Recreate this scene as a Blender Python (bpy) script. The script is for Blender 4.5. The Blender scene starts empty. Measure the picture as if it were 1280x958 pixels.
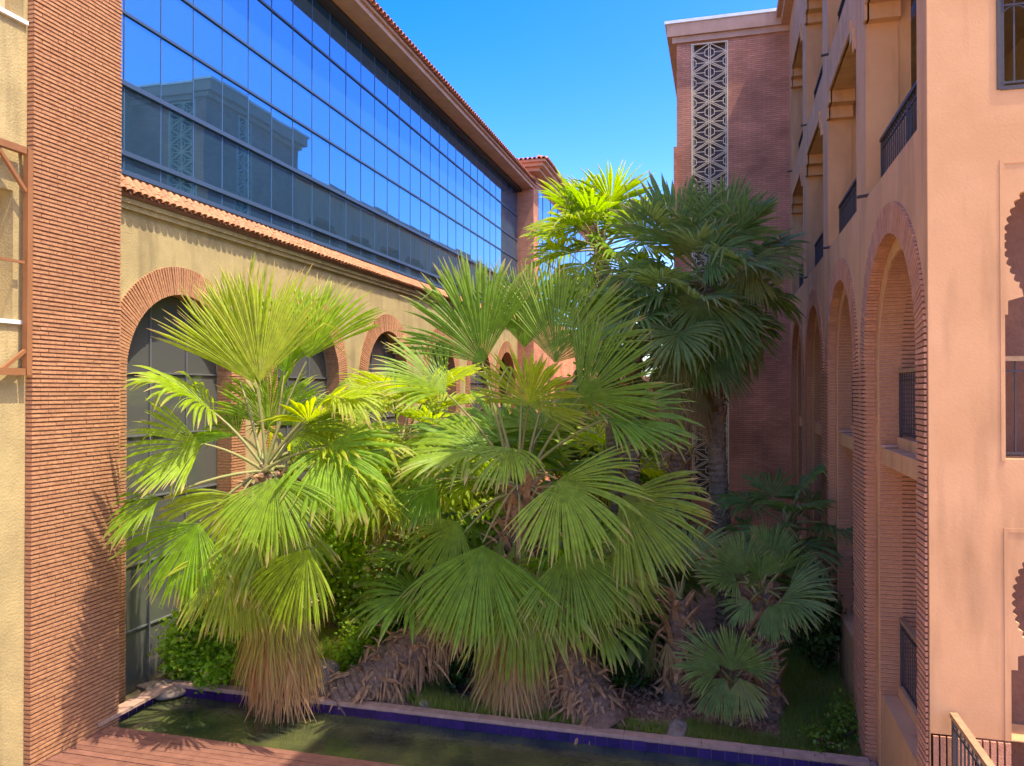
import bpy, math, random
import numpy as np
from mathutils import Vector, Matrix
R_ = math.radians
scene = bpy.context.scene
col = scene.collection
random.seed(7)

# ------------------------------------------------------------------ camera, sky, sun, exposure
EYE = Vector((0, 0, 5.5)); YAW = math.atan2(265, 980); PITCH = R_(0.53); FPX = 980.0
cd = bpy.data.cameras.new('camera'); cam = bpy.data.objects.new('camera', cd); col.objects.link(cam)
cam.location = EYE; cam.rotation_euler = (math.pi/2 + PITCH, 0, YAW)
cd.sensor_fit = 'HORIZONTAL'; cd.sensor_width = 36; cd.lens = 36*FPX/1280; cd.clip_end = 3000; cd.clip_start = 0.05
scene.camera = cam
SUN = Vector((0.45, -0.09, 1.0)).normalized()        # towards the sun
w = bpy.data.worlds.new('World'); scene.world = w; w.use_nodes = True
nt = w.node_tree; nt.nodes.clear()
sky = nt.nodes.new('ShaderNodeTexSky'); sky.sky_type = 'NISHITA'; sky.sun_disc = False
sky.sun_elevation = math.asin(SUN.z); sky.sun_rotation = math.atan2(SUN.x, SUN.y)
sky.altitude = 450; sky.air_density = 1.0; sky.dust_density = 3.2; sky.ozone_density = 2.2
hs = nt.nodes.new('ShaderNodeHueSaturation'); hs.inputs['Saturation'].default_value = 1.58; hs.inputs['Hue'].default_value = 0.525
bg = nt.nodes.new('ShaderNodeBackground'); bg.inputs['Strength'].default_value = 0.15
wo = nt.nodes.new('ShaderNodeOutputWorld')
nt.links.new(sky.outputs[0], hs.inputs['Color']); nt.links.new(hs.outputs[0], bg.inputs[0]); nt.links.new(bg.outputs[0], wo.inputs[0])
sd = bpy.data.lights.new('sun', 'SUN'); so = bpy.data.objects.new('sun', sd); col.objects.link(so)
sd.energy = 2.0; sd.angle = R_(0.53); sd.color = (1, 0.93, 0.80)
so.rotation_euler = SUN.to_track_quat('Z', 'Y').to_euler(); so.location = (20, -5, 40)
vs = scene.view_settings; vs.view_transform = 'Standard'; vs.look = 'None'; vs.gamma = 1; vs.use_curve_mapping = False
vs.exposure = 2.1
scene.cycles.max_bounces = 12; scene.cycles.diffuse_bounces = 8; scene.cycles.transmission_bounces = 8

# ------------------------------------------------------------------ helpers
CF = np.array([-math.sin(YAW)*math.cos(PITCH), math.cos(YAW)*math.cos(PITCH), math.sin(PITCH)])
CR = np.array([math.cos(YAW), math.sin(YAW), 0.0]); CU = np.cross(CR, CF)
def at(x, y, Y):                                     # photo pixel + distance north -> point
    d = CF + CR*(x-640)/FPX + CU*(479-y)/FPX
    return np.array([0, 0, 5.5]) + d*(Y/d[1])

WORLD = {}
def link(o, parent=None):
    col.objects.link(o)
    if parent is not None:
        o.parent = parent; o.matrix_parent_inverse = WORLD[parent.name].inverted()
    WORLD[o.name] = o.matrix_basis.copy()
    return o
def tag(o, label, cat, group=None):
    o['label'] = label; o['category'] = cat
    if group: o['group'] = group
    return o
def thing(name, loc, label, cat, group=None):
    o = bpy.data.objects.new(name, None); o.empty_display_size = 0.3; o.location = loc
    o.matrix_basis = Matrix.Translation(loc)
    link(o); return tag(o, label, cat, group)
def mesh_data(name, v, f, mats, midx=None, smooth=False):
    me = bpy.data.meshes.new(name); me.from_pydata([tuple(p) for p in v], [], [tuple(q) for q in f])
    for m in (mats if isinstance(mats, (list, tuple)) else [mats]): me.materials.append(m)
    if midx is not None: me.polygons.foreach_set('material_index', midx)
    if smooth: me.polygons.foreach_set('use_smooth', [True]*len(me.polygons))
    me.update(); return me
class MB:
    def __init__(s): s.v = []; s.f = []
    def add(s, v, f):
        n = len(s.v); s.v += [tuple(p) for p in v]; s.f += [tuple(i+n for i in q) for q in f]; return s
    def box(s, x0, x1, y0, y1, z0, z1, M=None):
        v = [(x, y, z) for x in (x0, x1) for y in (y0, y1) for z in (z0, z1)]
        if M is not None: v = [tuple(M @ Vector(p)) for p in v]
        return s.add(v, [(0,1,3,2), (4,6,7,5), (0,4,5,1), (2,3,7,6), (0,2,6,4), (1,5,7,3)])
    def bar(s, a, b, wx, wz):                          # rectangular bar between two points
        a = Vector(a); b = Vector(b); d = (b-a); L = d.length
        q = d.to_track_quat('Y', 'Z').to_matrix().to_4x4(); q.translation = a
        return s.box(-wx/2, wx/2, 0, L, -wz/2, wz/2, q)
    def tube(s, pts, rad, n=7, cap=True):
        pts = [Vector(p) for p in pts]; rings = []
        for i, p in enumerate(pts):
            t = (pts[min(i+1, len(pts)-1)] - pts[max(i-1, 0)]).normalized()
            u = t.cross(Vector((0.13, 0.97, 0.2))).normalized(); w_ = t.cross(u)
            r = rad[i] if isinstance(rad, (list, tuple)) else rad
            rings.append([p + (u*math.cos(2*math.pi*k/n) + w_*math.sin(2*math.pi*k/n))*r for k in range(n)])
        v = [q for rg in rings for q in rg]
        f = [(i*n+k, i*n+(k+1) % n, (i+1)*n+(k+1) % n, (i+1)*n+k) for i in range(len(pts)-1) for k in range(n)]
        if cap: f += [tuple(range(n))[::-1], tuple((len(pts)-1)*n+k for k in range(n))]
        return s.add(v, f)
    def obj(s, name, mat, parent=None, smooth=False, kind=None):
        o = bpy.data.objects.new(name, mesh_data(name, s.v, s.f, mat, None, smooth)); link(o, parent)
        if kind: o['kind'] = kind
        return o
def inst(name, me, M, parent):
    o = bpy.data.objects.new(name, me); o.matrix_basis = M; link(o, parent); return o
def plate(name, outer, holes, depth, M, mat, parent=None):
    """flat slab with holes; 2-D loops in local XY, thickness `depth` along local -Z..0, placed by M"""
    cu = bpy.data.curves.new('tmp', 'CURVE'); cu.dimensions = '2D'; cu.fill_mode = 'BOTH'; cu.extrude = depth/2
    for lp in [outer] + list(holes):
        sp = cu.splines.new('POLY'); sp.points.add(len(lp)-1)
        for p, q in zip(sp.points, lp): p.co = (q[0], q[1], 0, 1)
        sp.use_cyclic_u = True
    to = bpy.data.objects.new('tmp', cu); col.objects.link(to)
    dg = bpy.context.evaluated_depsgraph_get(); dg.update()
    me = bpy.data.meshes.new_from_object(to.evaluated_get(dg))
    bpy.data.objects.remove(to); bpy.data.curves.remove(cu)
    me.name = name; me.transform(M @ Matrix.Translation((0, 0, -depth/2)))
    me.materials.clear(); me.materials.append(mat)
    me.polygons.foreach_set('use_smooth', [False]*len(me.polygons))
    o = bpy.data.objects.new(name, me); link(o, parent); return o
# local (a,b) -> world: planes facing -X (a=Y,b=Z), +X, -Y (a=X,b=Z)
def face_negX(X): return Matrix(((0,0,-1,X), (1,0,0,0), (0,1,0,0), (0,0,0,1)))   # slab grows to +X
def face_posX(X): return Matrix(((0,0,1,X), (1,0,0,0), (0,1,0,0), (0,0,0,1)))    # slab grows to -X
def face_negY(Y): return Matrix(((1,0,0,0), (0,0,-1,Y), (0,1,0,0), (0,0,0,1)))   # slab grows to +Y

# ------------------------------------------------------------------ materials
def nodes_of(m): return m.node_tree.nodes, m.node_tree.links
def mat(name, c, rough=0.85, var=0.25, scale=3.0, bump=0.3, bscale=25.0, c2=None, spec=0.3, stain=0.0, metal=0.0, rnd=0.0, bdist=0.02):
    m = bpy.data.materials.new(name); m.use_nodes = True; N, L = nodes_of(m)
    b = N['Principled BSDF']; b.inputs['Roughness'].default_value = rough; b.inputs['Specular IOR Level'].default_value = spec
    b.inputs['Metallic'].default_value = metal
    geo = N.new('ShaderNodeNewGeometry')
    n1 = N.new('ShaderNodeTexNoise'); n1.inputs['Scale'].default_value = scale; n1.inputs['Detail'].default_value = 6; n1.inputs['Roughness'].default_value = 0.65
    L.new(geo.outputs['Position'], n1.inputs['Vector'])
    mr = N.new('ShaderNodeMapRange'); mr.inputs[1].default_value = 0.32; mr.inputs[2].default_value = 0.68
    L.new(n1.outputs['Fac'], mr.inputs[0])
    mx = N.new('ShaderNodeMix'); mx.data_type = 'RGBA'
    c2 = c2 or tuple(max(0, k*(1-var)) for k in c)
    mx.inputs[6].default_value = (*c2, 1); mx.inputs[7].default_value = (*c, 1); L.new(mr.outputs[0], mx.inputs[0])
    out = mx.outputs[2]
    if stain:                                         # vertical rain streaks / blotches with a shape of their own
        mp = N.new('ShaderNodeMapping'); mp.inputs['Scale'].default_value = (1.6, 1.6, 0.25); L.new(geo.outputs['Position'], mp.inputs[0])
        n3 = N.new('ShaderNodeTexNoise'); n3.inputs['Scale'].default_value = 2.2; n3.inputs['Detail'].default_value = 8; L.new(mp.outputs[0], n3.inputs['Vector'])
        m3 = N.new('ShaderNodeMapRange'); m3.inputs[1].default_value = 0.5; m3.inputs[2].default_value = 0.75; m3.inputs[3].default_value = 1; m3.inputs[4].default_value = 1-stain
        L.new(n3.outputs['Fac'], m3.inputs[0])
        mm = N.new('ShaderNodeMix'); mm.data_type = 'RGBA'; mm.blend_type = 'MULTIPLY'; mm.inputs[0].default_value = 1
        L.new(out, mm.inputs[6]); L.new(m3.outputs[0], mm.inputs[7]); out = mm.outputs[2]
    if rnd:
        oi = N.new('ShaderNodeObjectInfo'); hv = N.new('ShaderNodeHueSaturation')
        r1 = N.new('ShaderNodeMapRange'); r1.inputs[3].default_value = 1-rnd; r1.inputs[4].default_value = 1+rnd
        L.new(oi.outputs['Random'], r1.inputs[0]); L.new(r1.outputs[0], hv.inputs['Value']); L.new(out, hv.inputs['Color']); out = hv.outputs[0]
    L.new(out, b.inputs['Base Color'])
    if bump:
        n2 = N.new('ShaderNodeTexNoise'); n2.inputs['Scale'].default_value = bscale; n2.inputs['Detail'].default_value = 5
        L.new(geo.outputs['Position'], n2.inputs['Vector'])
        bp = N.new('ShaderNodeBump'); bp.inputs['Strength'].default_value = bump; bp.inputs['Distance'].default_value = bdist
        L.new(n2.outputs['Fac'], bp.inputs['Height']); L.new(bp.outputs[0], b.inputs['Normal'])
    return m
def brickwall(name, c1, c2, mortar, axis, bw=0.30, bh=0.065):
    m = bpy.data.materials.new(name); m.use_nodes = True; N, L = nodes_of(m)
    b = N['Principled BSDF']; b.inputs['Roughness'].default_value = 0.9; b.inputs['Specular IOR Level'].default_value = 0.2
    geo = N.new('ShaderNodeNewGeometry'); sp = N.new('ShaderNodeSeparateXYZ'); L.new(geo.outputs['Position'], sp.inputs[0])
    cb = N.new('ShaderNodeCombineXYZ'); L.new(sp.outputs[axis], cb.inputs[0]); L.new(sp.outputs[2], cb.inputs[1])
    t = N.new('ShaderNodeTexBrick'); t.inputs['Scale'].default_value = 1; t.inputs['Brick Width'].default_value = bw; t.inputs['Row Height'].default_value = bh
    t.inputs['Mortar Size'].default_value = 0.009; t.inputs['Color1'].default_value = (*c1, 1); t.inputs['Color2'].default_value = (*c2, 1); t.inputs['Mortar'].default_value = (*mortar, 1)
    L.new(cb.outputs[0], t.inputs[0])
    n1 = N.new('ShaderNodeTexNoise'); n1.inputs['Scale'].default_value = 1.1; n1.inputs['Detail'].default_value = 7; L.new(geo.outputs['Position'], n1.inputs['Vector'])
    mr = N.new('ShaderNodeMapRange'); mr.inputs[1].default_value = 0.3; mr.inputs[2].default_value = 0.7; mr.inputs[3].default_value = 0.72; mr.inputs[4].default_value = 1.2
    L.new(n1.outputs['Fac'], mr.inputs[0])
    mm = N.new('ShaderNodeMix'); mm.data_type = 'RGBA'; mm.blend_type = 'MULTIPLY'; mm.inputs[0].default_value = 1
    L.new(t.outputs['Color'], mm.inputs[6]); L.new(mr.outputs[0], mm.inputs[7]); L.new(mm.outputs[2], b.inputs['Base Color'])
    bp = N.new('ShaderNodeBump'); bp.inputs['Strength'].default_value = 0.8; bp.inputs['Distance'].default_value = 0.02; bp.invert = True
    L.new(t.outputs['Fac'], bp.inputs['Height']); L.new(bp.outputs[0], b.inputs['Normal'])
    return m
def leafmat(name, green, green2, dryc, trans=0.45):
    m = bpy.data.materials.new(name); m.use_nodes = True; N, L = nodes_of(m)
    b = N['Principled BSDF']; b.inputs['Roughness'].default_value = 0.45; b.inputs['Specular IOR Level'].default_value = 0.25
    oi = N.new('ShaderNodeObjectInfo'); mx = N.new('ShaderNodeMix'); mx.data_type = 'RGBA'
    mx.inputs[6].default_value = (*green, 1); mx.inputs[7].default_value = (*green2, 1); L.new(oi.outputs['Random'], mx.inputs[0])
    geo = N.new('ShaderNodeNewGeometry'); n1 = N.new('ShaderNodeTexNoise'); n1.inputs['Scale'].default_value = 9; n1.inputs['Detail'].default_value = 4; L.new(geo.outputs['Position'], n1.inputs['Vector'])
    mr = N.new('ShaderNodeMapRange'); mr.inputs[1].default_value = 0.3; mr.inputs[2].default_value = 0.7; mr.inputs[3].default_value = 0.75; mr.inputs[4].default_value = 1.2; L.new(n1.outputs['Fac'], mr.inputs[0])
    mm = N.new('ShaderNodeMix'); mm.data_type = 'RGBA'; mm.blend_type = 'MULTIPLY'; mm.inputs[0].default_value = 1; L.new(mx.outputs[2], mm.inputs[6]); L.new(mr.outputs[0], mm.inputs[7])
    a = N.new('ShaderNodeAttribute'); a.attribute_name = 'dry'
    md = N.new('ShaderNodeMix'); md.data_type = 'RGBA'; md.inputs[7].default_value = (*dryc, 1)
    L.new(a.outputs['Fac'], md.inputs[0]); L.new(mm.outputs[2], md.inputs[6]); L.new(md.outputs[2], b.inputs['Base Color'])
    tr = N.new('ShaderNodeBsdfTranslucent'); hv = N.new('ShaderNodeHueSaturation'); hv.inputs['Value'].default_value = 1.9; hv.inputs['Saturation'].default_value = 1.1; hv.inputs['Hue'].default_value = 0.485
    L.new(md.outputs[2], hv.inputs['Color']); L.new(hv.outputs[0], tr.inputs[0])
    ms = N.new('ShaderNodeMixShader'); ms.inputs[0].default_value = trans
    L.new(b.outputs[0], ms.inputs[1]); L.new(tr.outputs[0], ms.inputs[2]); L.new(ms.outputs[0], N['Material Output'].inputs[0])
    return m
def glassy(name, c, rough, metal, spec=0.5, bump=0.02, bscale=0.6):
    m = bpy.data.materials.new(name); m.use_nodes = True; N, L = nodes_of(m); b = N['Principled BSDF']
    b.inputs['Base Color'].default_value = (*c, 1); b.inputs['Roughness'].default_value = rough; b.inputs['Metallic'].default_value = metal; b.inputs['Specular IOR Level'].default_value = spec
    geo = N.new('ShaderNodeNewGeometry'); n2 = N.new('ShaderNodeTexNoise'); n2.inputs['Scale'].default_value = bscale; n2.inputs['Detail'].default_value = 1; L.new(geo.outputs['Position'], n2.inputs['Vector'])
    bp = N.new('ShaderNodeBump'); bp.inputs['Strength'].default_value = bump; bp.inputs['Distance'].default_value = 0.1; L.new(n2.outputs['Fac'], bp.inputs['Height']); L.new(bp.outputs[0], b.inputs['Normal'])
    return m
M = {}
M['sand'] = mat('sand_stucco', (0.44,0.325,0.135), c2=(0.325,0.24,0.098), scale=1.6, bump=0.5, bscale=30, stain=0.32)
M['pink'] = mat('salmon_stucco', (0.63,0.325,0.14), c2=(0.55,0.275,0.11), scale=1.3, bump=0.12, bscale=35, stain=0.30, bdist=0.012)
M['rib'] = mat('ribbed_brick', (0.49,0.24,0.105), c2=(0.33,0.14,0.058), scale=14, bump=0.5, bscale=60, rnd=0.12)
M['ribR'] = mat('rose_brick', (0.55,0.26,0.135), c2=(0.43,0.185,0.09), scale=14, bump=0.5, bscale=60, rnd=0.12)
M['mortar'] = mat('brick_mortar', (0.22,0.10,0.055), scale=8, bump=0.4)
M['tower'] = brickwall('tower_brick', (0.66,0.28,0.145), (0.53,0.215,0.11), (0.40,0.175,0.105), 0)
M['towerS'] = brickwall('tower_brick_side', (0.66,0.28,0.145), (0.53,0.215,0.11), (0.40,0.175,0.105), 1)
M['cornice'] = mat('cornice_stucco', (0.60,0.34,0.20), c2=(0.5,0.27,0.15), scale=2, bump=0.3, stain=0.1)
M['coping'] = mat('white_coping', (0.78,0.74,0.66), var=0.15, scale=4, bump=0.2)
M['tile'] = mat('roof_tile', (0.46,0.205,0.095), c2=(0.34,0.135,0.06), scale=9, bump=0.4, rnd=0.15)
M['eavetile'] = mat('eave_tile', (0.48,0.17,0.085), c2=(0.36,0.12,0.06), scale=9, bump=0.4)
M['mirror'] = glassy('blue_mirror_glass', (0.12,0.32,0.46), 0.02, 1.0, bump=0.02, bscale=0.55)
N, L = nodes_of(M['mirror']); ms = N.new('ShaderNodeMixShader'); df = N.new('ShaderNodeBsdfDiffuse'); df.inputs[0].default_value = (0.11,0.27,0.44,1)   # dusty film on the glass
ms.inputs[0].default_value = 0.13; L.new(N['Principled BSDF'].outputs[0], ms.inputs[1]); L.new(df.outputs[0], ms.inputs[2]); L.new(ms.outputs[0], N['Material Output'].inputs[0])
M['archglass'] = glassy('dusty_arch_glass', (0.085,0.085,0.07), 0.05, 0.0, spec=0.9, bump=0.03)
M['blueframe'] = mat('blue_grey_aluminium', (0.045,0.075,0.125), rough=0.4, var=0.1, bump=0, spec=0.5)
M['archframe'] = mat('dull_window_bar', (0.13,0.13,0.12), rough=0.5, var=0.2, bump=0)
M['joint'] = mat('pale_glazing_joint', (0.07,0.13,0.22), rough=0.5, var=0.1, bump=0)
M['iron'] = mat('dark_iron', (0.05,0.036,0.03), rough=0.65, var=0.2, bump=0.1, spec=0.5)
M['rail'] = mat('wooden_handrail', (0.38,0.22,0.10), rough=0.55, var=0.3, scale=10, bump=0.2)
M['rust'] = mat('brown_painted_steel', (0.28,0.115,0.04), rough=0.6, var=0.2, bump=0.1)
M['inside'] = mat('gallery_plaster', (0.55,0.36,0.20), var=0.2, bump=0.2)
M['lattice'] = mat('cream_lattice', (0.80,0.62,0.36), var=0.15, rough=0.6, bump=0.1)
M['latglass'] = glassy('lattice_glass', (0.13,0.085,0.065), 0.25, 0.0, spec=0.2)
M['deck'] = mat('red_deck_board', (0.20,0.085,0.05), c2=(0.135,0.055,0.032), scale=7, bump=0.5, bscale=18, rough=0.75, rnd=0.1)
M['cobalt'] = mat('cobalt_tile', (0.038,0.010,0.075), c2=(0.024,0.007,0.05), rough=0.25, scale=8, bump=0.1, spec=0.5, rnd=0.25)
M['kerb'] = mat('terracotta_coping', (0.47,0.28,0.18), c2=(0.34,0.2,0.13), scale=6, bump=0.4, stain=0.2)
M['soil'] = mat('garden_soil', (0.32,0.17,0.09), c2=(0.17,0.09,0.05), scale=2.5, bump=1.0, bscale=9, bdist=0.08)
M['ground'] = mat('dry_ground', (0.48,0.36,0.24), scale=0.4, bump=0.5)
M['rock'] = mat('garden_rock', (0.27,0.19,0.125), c2=(0.15,0.105,0.07), scale=5, bump=0.9, bscale=12, bdist=0.05)
M['bark'] = mat('palm_bark', (0.28,0.165,0.095), c2=(0.13,0.075,0.045), scale=11, bump=1.0, bscale=22, bdist=0.04)
M['bark2'] = mat('grey_palm_bark', (0.38,0.26,0.16), c2=(0.21,0.14,0.085), scale=8, bump=1.0, bscale=18, bdist=0.04)
M['boot'] = mat('old_leaf_base', (0.46,0.25,0.11), c2=(0.20,0.10,0.045), scale=10, bump=0.7, bscale=30)
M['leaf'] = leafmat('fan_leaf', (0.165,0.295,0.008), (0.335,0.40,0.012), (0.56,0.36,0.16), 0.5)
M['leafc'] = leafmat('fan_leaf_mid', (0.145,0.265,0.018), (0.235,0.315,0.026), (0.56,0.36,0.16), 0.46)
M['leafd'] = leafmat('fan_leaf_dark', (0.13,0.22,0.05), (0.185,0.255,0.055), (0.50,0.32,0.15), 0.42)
M['petiole'] = mat('petiole', (0.20,0.22,0.05), c2=(0.26,0.20,0.07), scale=6, bump=0.2, rough=0.5)
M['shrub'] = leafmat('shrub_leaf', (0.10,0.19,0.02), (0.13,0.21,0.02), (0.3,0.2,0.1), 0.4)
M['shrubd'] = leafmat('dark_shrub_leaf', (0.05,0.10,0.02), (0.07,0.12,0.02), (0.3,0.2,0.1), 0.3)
M['lime'] = leafmat('lime_leaf', (0.22,0.37,0.025), (0.27,0.40,0.03), (0.4,0.3,0.1), 0.5)
M['grass'] = leafmat('grass_blade', (0.20,0.28,0.025), (0.21,0.29,0.025), (0.34,0.27,0.11), 0.4)
# pond water: dark, reflecting, rippled, murky green
m = bpy.data.materials.new('pond_water'); m.use_nodes = True; N, L = nodes_of(m); b = N['Principled BSDF']
b.inputs['Roughness'].default_value = 0.03; b.inputs['Specular IOR Level'].default_value = 0.8
geo = N.new('ShaderNodeNewGeometry'); n1 = N.new('ShaderNodeTexNoise'); n1.inputs['Scale'].default_value = 1.3; n1.inputs['Detail'].default_value = 5; L.new(geo.outputs['Position'], n1.inputs['Vector'])
cr = N.new('ShaderNodeValToRGB'); cr.color_ramp.elements[0].color = (0.018,0.024,0.014,1); cr.color_ramp.elements[1].color = (0.085,0.09,0.025,1); cr.color_ramp.elements[0].position = 0.38; cr.color_ramp.elements[1].position = 0.68
L.new(n1.outputs['Fac'], cr.inputs[0]); L.new(cr.outputs[0], b.inputs['Base Color'])
n2 = N.new('ShaderNodeTexNoise'); n2.inputs['Scale'].default_value = 7; n2.inputs['Detail'].default_value = 3; n2.inputs['Distortion'].default_value = 0.6; L.new(geo.outputs['Position'], n2.inputs['Vector'])
bp = N.new('ShaderNodeBump'); bp.inputs['Strength'].default_value = 0.22; bp.inputs['Distance'].default_value = 0.05; L.new(n2.outputs['Fac'], bp.inputs['Height']); L.new(bp.outputs[0], b.inputs['Normal'])
M['water'] = m

# ------------------------------------------------------------------ setting: ground, garden, pond
PX0, PX1, PY0, PY1 = -10.0, 2.16, 10.9, 12.5
g = MB(); g.add([(-1500,-1500,-0.8), (1500,-1500,-0.8), (1500,1500,-0.8), (-1500,1500,-0.8)], [(0,1,2,3)])
g.obj('ground', M['ground'])['kind'] = 'structure'
def soilz(x, y):
    return -0.10 + 0.05*math.sin(x*1.3+y*0.7) + 0.05*math.sin(y*1.9-x*0.6) + 0.07*max(0, min(1, (y-13)/3))*math.sin(x*0.9+1)
v = []; f = []; nx, ny = 70, 120
for j in range(ny+1):
    for i in range(nx+1):
        x = -10.6 + 12.85*i/nx; y = PY1+0.2 + (44-PY1)*(j/ny)**1.5
        z = soilz(x, y) if j else -0.08
        v.append((x, y, z))
for j in range(ny):
    for i in range(nx): f.append((j*(nx+1)+i, j*(nx+1)+i+1, (j+1)*(nx+1)+i+1, (j+1)*(nx+1)+i))
o = bpy.data.objects.new('garden_bed', mesh_data('garden_bed', v, f, M['soil'], None, True)); link(o); o['kind'] = 'structure'
g = MB(); g.box(PX0-0.6, PX1, PY0-0.2, PY1+0.1, -0.75, -0.6); o = g.obj('pond_floor', M['soil']); o['kind'] = 'structure'
v = []; f = []
for j in range(9):
    for i in range(61): v.append((PX0-0.1+(PX1-PX0+0.1)*i/60, PY0+(PY1-PY0)*j/8, -0.17))
for j in range(8):
    for i in range(60): f.append((j*61+i, j*61+i+1, (j+1)*61+i+1, (j+1)*61+i))
o = bpy.data.objects.new('pond_water', mesh_data('pond_water', v, f, M['water'], None, True)); link(o); o['kind'] = 'structure'
# pond edging
pe = thing('pond_edging', (PX0, PY1, -0.3), 'low pond edge with terracotta coping over a band of cobalt blue tiles', 'pond edge')
g = MB(); g.box(PX0-0.25, PX1, PY1, PY1+0.2, -0.7, -0.012); g.box(PX0-0.25, PX0-0.02, PY0-0.1, PY1-0.003, -0.7, -0.012); g.obj('backing_wall', M['kerb'], pe)
tb = MB().box(0.004, 0.196, -0.018, 0.0, -0.26, 0.0); tme = mesh_data('tile', tb.v, tb.f, M['cobalt'])
for i in range(60):
    x = PX0 + 0.2*i
    inst('tile', tme, Matrix.Translation((x, PY1-0.001, -0.03+random.uniform(-.002,.002))), pe)
for i in range(8):
    inst('tile', tme, Matrix.Translation((PX0-0.019, PY1-0.02-0.2*i, -0.03)) @ Matrix.Rotation(-math.pi/2, 4, 'Z'), pe)
cbm = MB().box(0.003, 0.597, -0.03, 0.16, 0, 0.055); cme = mesh_data('coping_slab', cbm.v, cbm.f, M['kerb'])
for i in range(20):
    inst('coping_slab', cme, Matrix.Translation((PX0+0.05+0.6*i, PY1+0.01, -0.012+random.uniform(0,.006))) @ Matrix.Rotation(random.uniform(-.006,.006), 4, 'Z'), pe)
for i in range(3):
    inst('coping_slab', cme, Matrix.Translation((PX0-0.035, PY1-0.03-0.6*i, -0.01)) @ Matrix.Rotation(-math.pi/2, 4, 'Z'), pe)
# deck in front of the pond
dk = thing('terrace_deck', (-5, 9, -0.5), 'reddish boarded terrace deck along the near side of the pond', 'deck')
g = MB(); g.box(-9.93, -0.6, 6.0, PY0-0.004, -0.7, -0.13); g.obj('deck_base', M['mortar'], dk)
bd = MB().box(-4.64, 4.64, 0.006, 0.134, -0.045, 0); bme = mesh_data('board', bd.v, bd.f, M['deck'])
for i in range(34):
    inst('board', bme, Matrix.Translation((-5.26+random.uniform(-.01,.01), PY0-0.14*(i+1), -0.085+random.uniform(-.005,.005))), dk)
# ------------------------------------------------------------------ brick helpers
PITCH_B = 0.0635
def arc(cy, cz, r, n=40, a0=0.0, a1=math.pi): return [(cy+r*math.cos(a0+(a1-a0)*i/n), cz+r*math.sin(a0+(a1-a0)*i/n)) for i in range(n+1)]
def arch_loop(cy, zs, r, z0): return [(cy+r, z0)] + arc(cy, zs, r) + [(cy-r, z0)]

# ------------------------------------------------------------------ left building: arcade of brick arches under a blue curtain wall
XL = -10.6; YE = 40.3
lb = thing('arcade_building', (XL-4, 22, -0.3), 'sand stucco building with brick arches below and a blue mirror glass upper front', 'building')
LC = [13.62, 18.66, 23.70, 28.74, 33.78, 38.2]; LR, LRO, LZS = 1.60, 2.14, 5.84
plate('wall', [(4.0,-0.6), (YE,-0.6), (YE,9.45), (4.0,9.45)], [arch_loop(c, LZS, LR, -0.3) for c in LC], 0.45, face_posX(XL), M['sand'], lb)
g = MB(); g.box(XL-9, XL-0.8, 4.0, YE, -0.6, 16.0); g.obj('core', M['inside'], lb)
for c in LC: plate('arch_backing', [(c+LRO, -0.3)]+arc(c, LZS, LRO)+[(c-LRO, -0.3), (c-LR-0.005, -0.3)]+arc(c, LZS, LR+0.005)[::-1]+[(c+LR+0.005, -0.3)], [], 0.012, face_posX(XL+0.008), M['mortar'], lb)
vb = MB().box(-0.33, 0.03, LR-0.014, LRO, -0.0225, 0.0225)   # one thin brick: depth x, radial y
vme = mesh_data('brick', vb.v, vb.f, M['rib'])
rest = MB(); nb = int(math.pi*1.87/PITCH_B)
for ci, c in enumerate(LC):
    for i in range(nb+1):
        a = math.pi*i/nb; Mx = Matrix.Translation((XL+random.uniform(-.004,.006), c, LZS)) @ Matrix.Rotation(a, 4, 'X')
        if ci < 3: inst('brick', vme, Mx, lb)
        else: rest.add([Mx @ Vector(p) for p in vb.v], vb.f)
    k = 0; z = LZS-PITCH_B
    while z > -0.2:
        for s in (-1, 1):
            y0, y1 = (c+LR-0.014, c+LRO) if s > 0 else (c-LRO, c-LR+0.014)
            dx = random.uniform(-.004,.006); rest.box(XL-0.33+dx, XL+0.03+dx, y0, y1, z-0.0225, z+0.0225)
        z -= PITCH_B
rest.obj('jamb_bricks', M['rib'], lb, kind='stuff')
# glazing inside the arches
XG = XL-0.36
for ci, c in enumerate(LC[:5]):
    wn = MB()
    for y in (c-0.54, c+0.54): wn.box(XG-0.03, XG+0.035, y-0.018, y+0.018, -0.25, LZS+math.sqrt(LR**2-0.54**2)-0.01)
    for z in (0.9, 2.15, 3.4, 4.62, LZS): wn.box(XG-0.03, XG+0.03, c-LR+0.002, c+LR-0.002, z-0.016, z+0.016)
    fr = wn.obj('arch_window', M['archframe'], lb)
    zz = [-0.28, 0.9, 2.15, 3.4, 4.62, LZS]; yy = [c-LR, c-0.54, c+0.54, c+LR]
    for a, b2 in zip(zz[:-1], zz[1:]):
        for p, q in zip(yy[:-1], yy[1:]):
            e = random.uniform(-.006,.006)
            pb = MB().add([(XG-0.006+e, p, a), (XG-0.006-e, q, a), (XG-0.006-e, q, b2), (XG-0.006+e, p, b2), (XG-0.02+e, p, a), (XG-0.02-e, q, a), (XG-0.02-e, q, b2), (XG-0.02+e, p, b2)],
                          [(0,1,2,3), (7,6,5,4), (0,4,5,1), (1,5,6,2), (2,6,7,3), (3,7,4,0)])
            pb.obj('pane', M['archglass'], fr)
    for p, q in zip(yy[:-1], yy[1:]):
        pts = [(p, LZS)] + [(p+(q-p)*i/10, LZS+math.sqrt(max(0, LR**2-(p+(q-p)*i/10-c)**2))) for i in range(11)] + [(q, LZS)]
        plate('pane', pts, [], 0.012, face_posX(XG-0.008), M['archglass'], fr)
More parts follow.
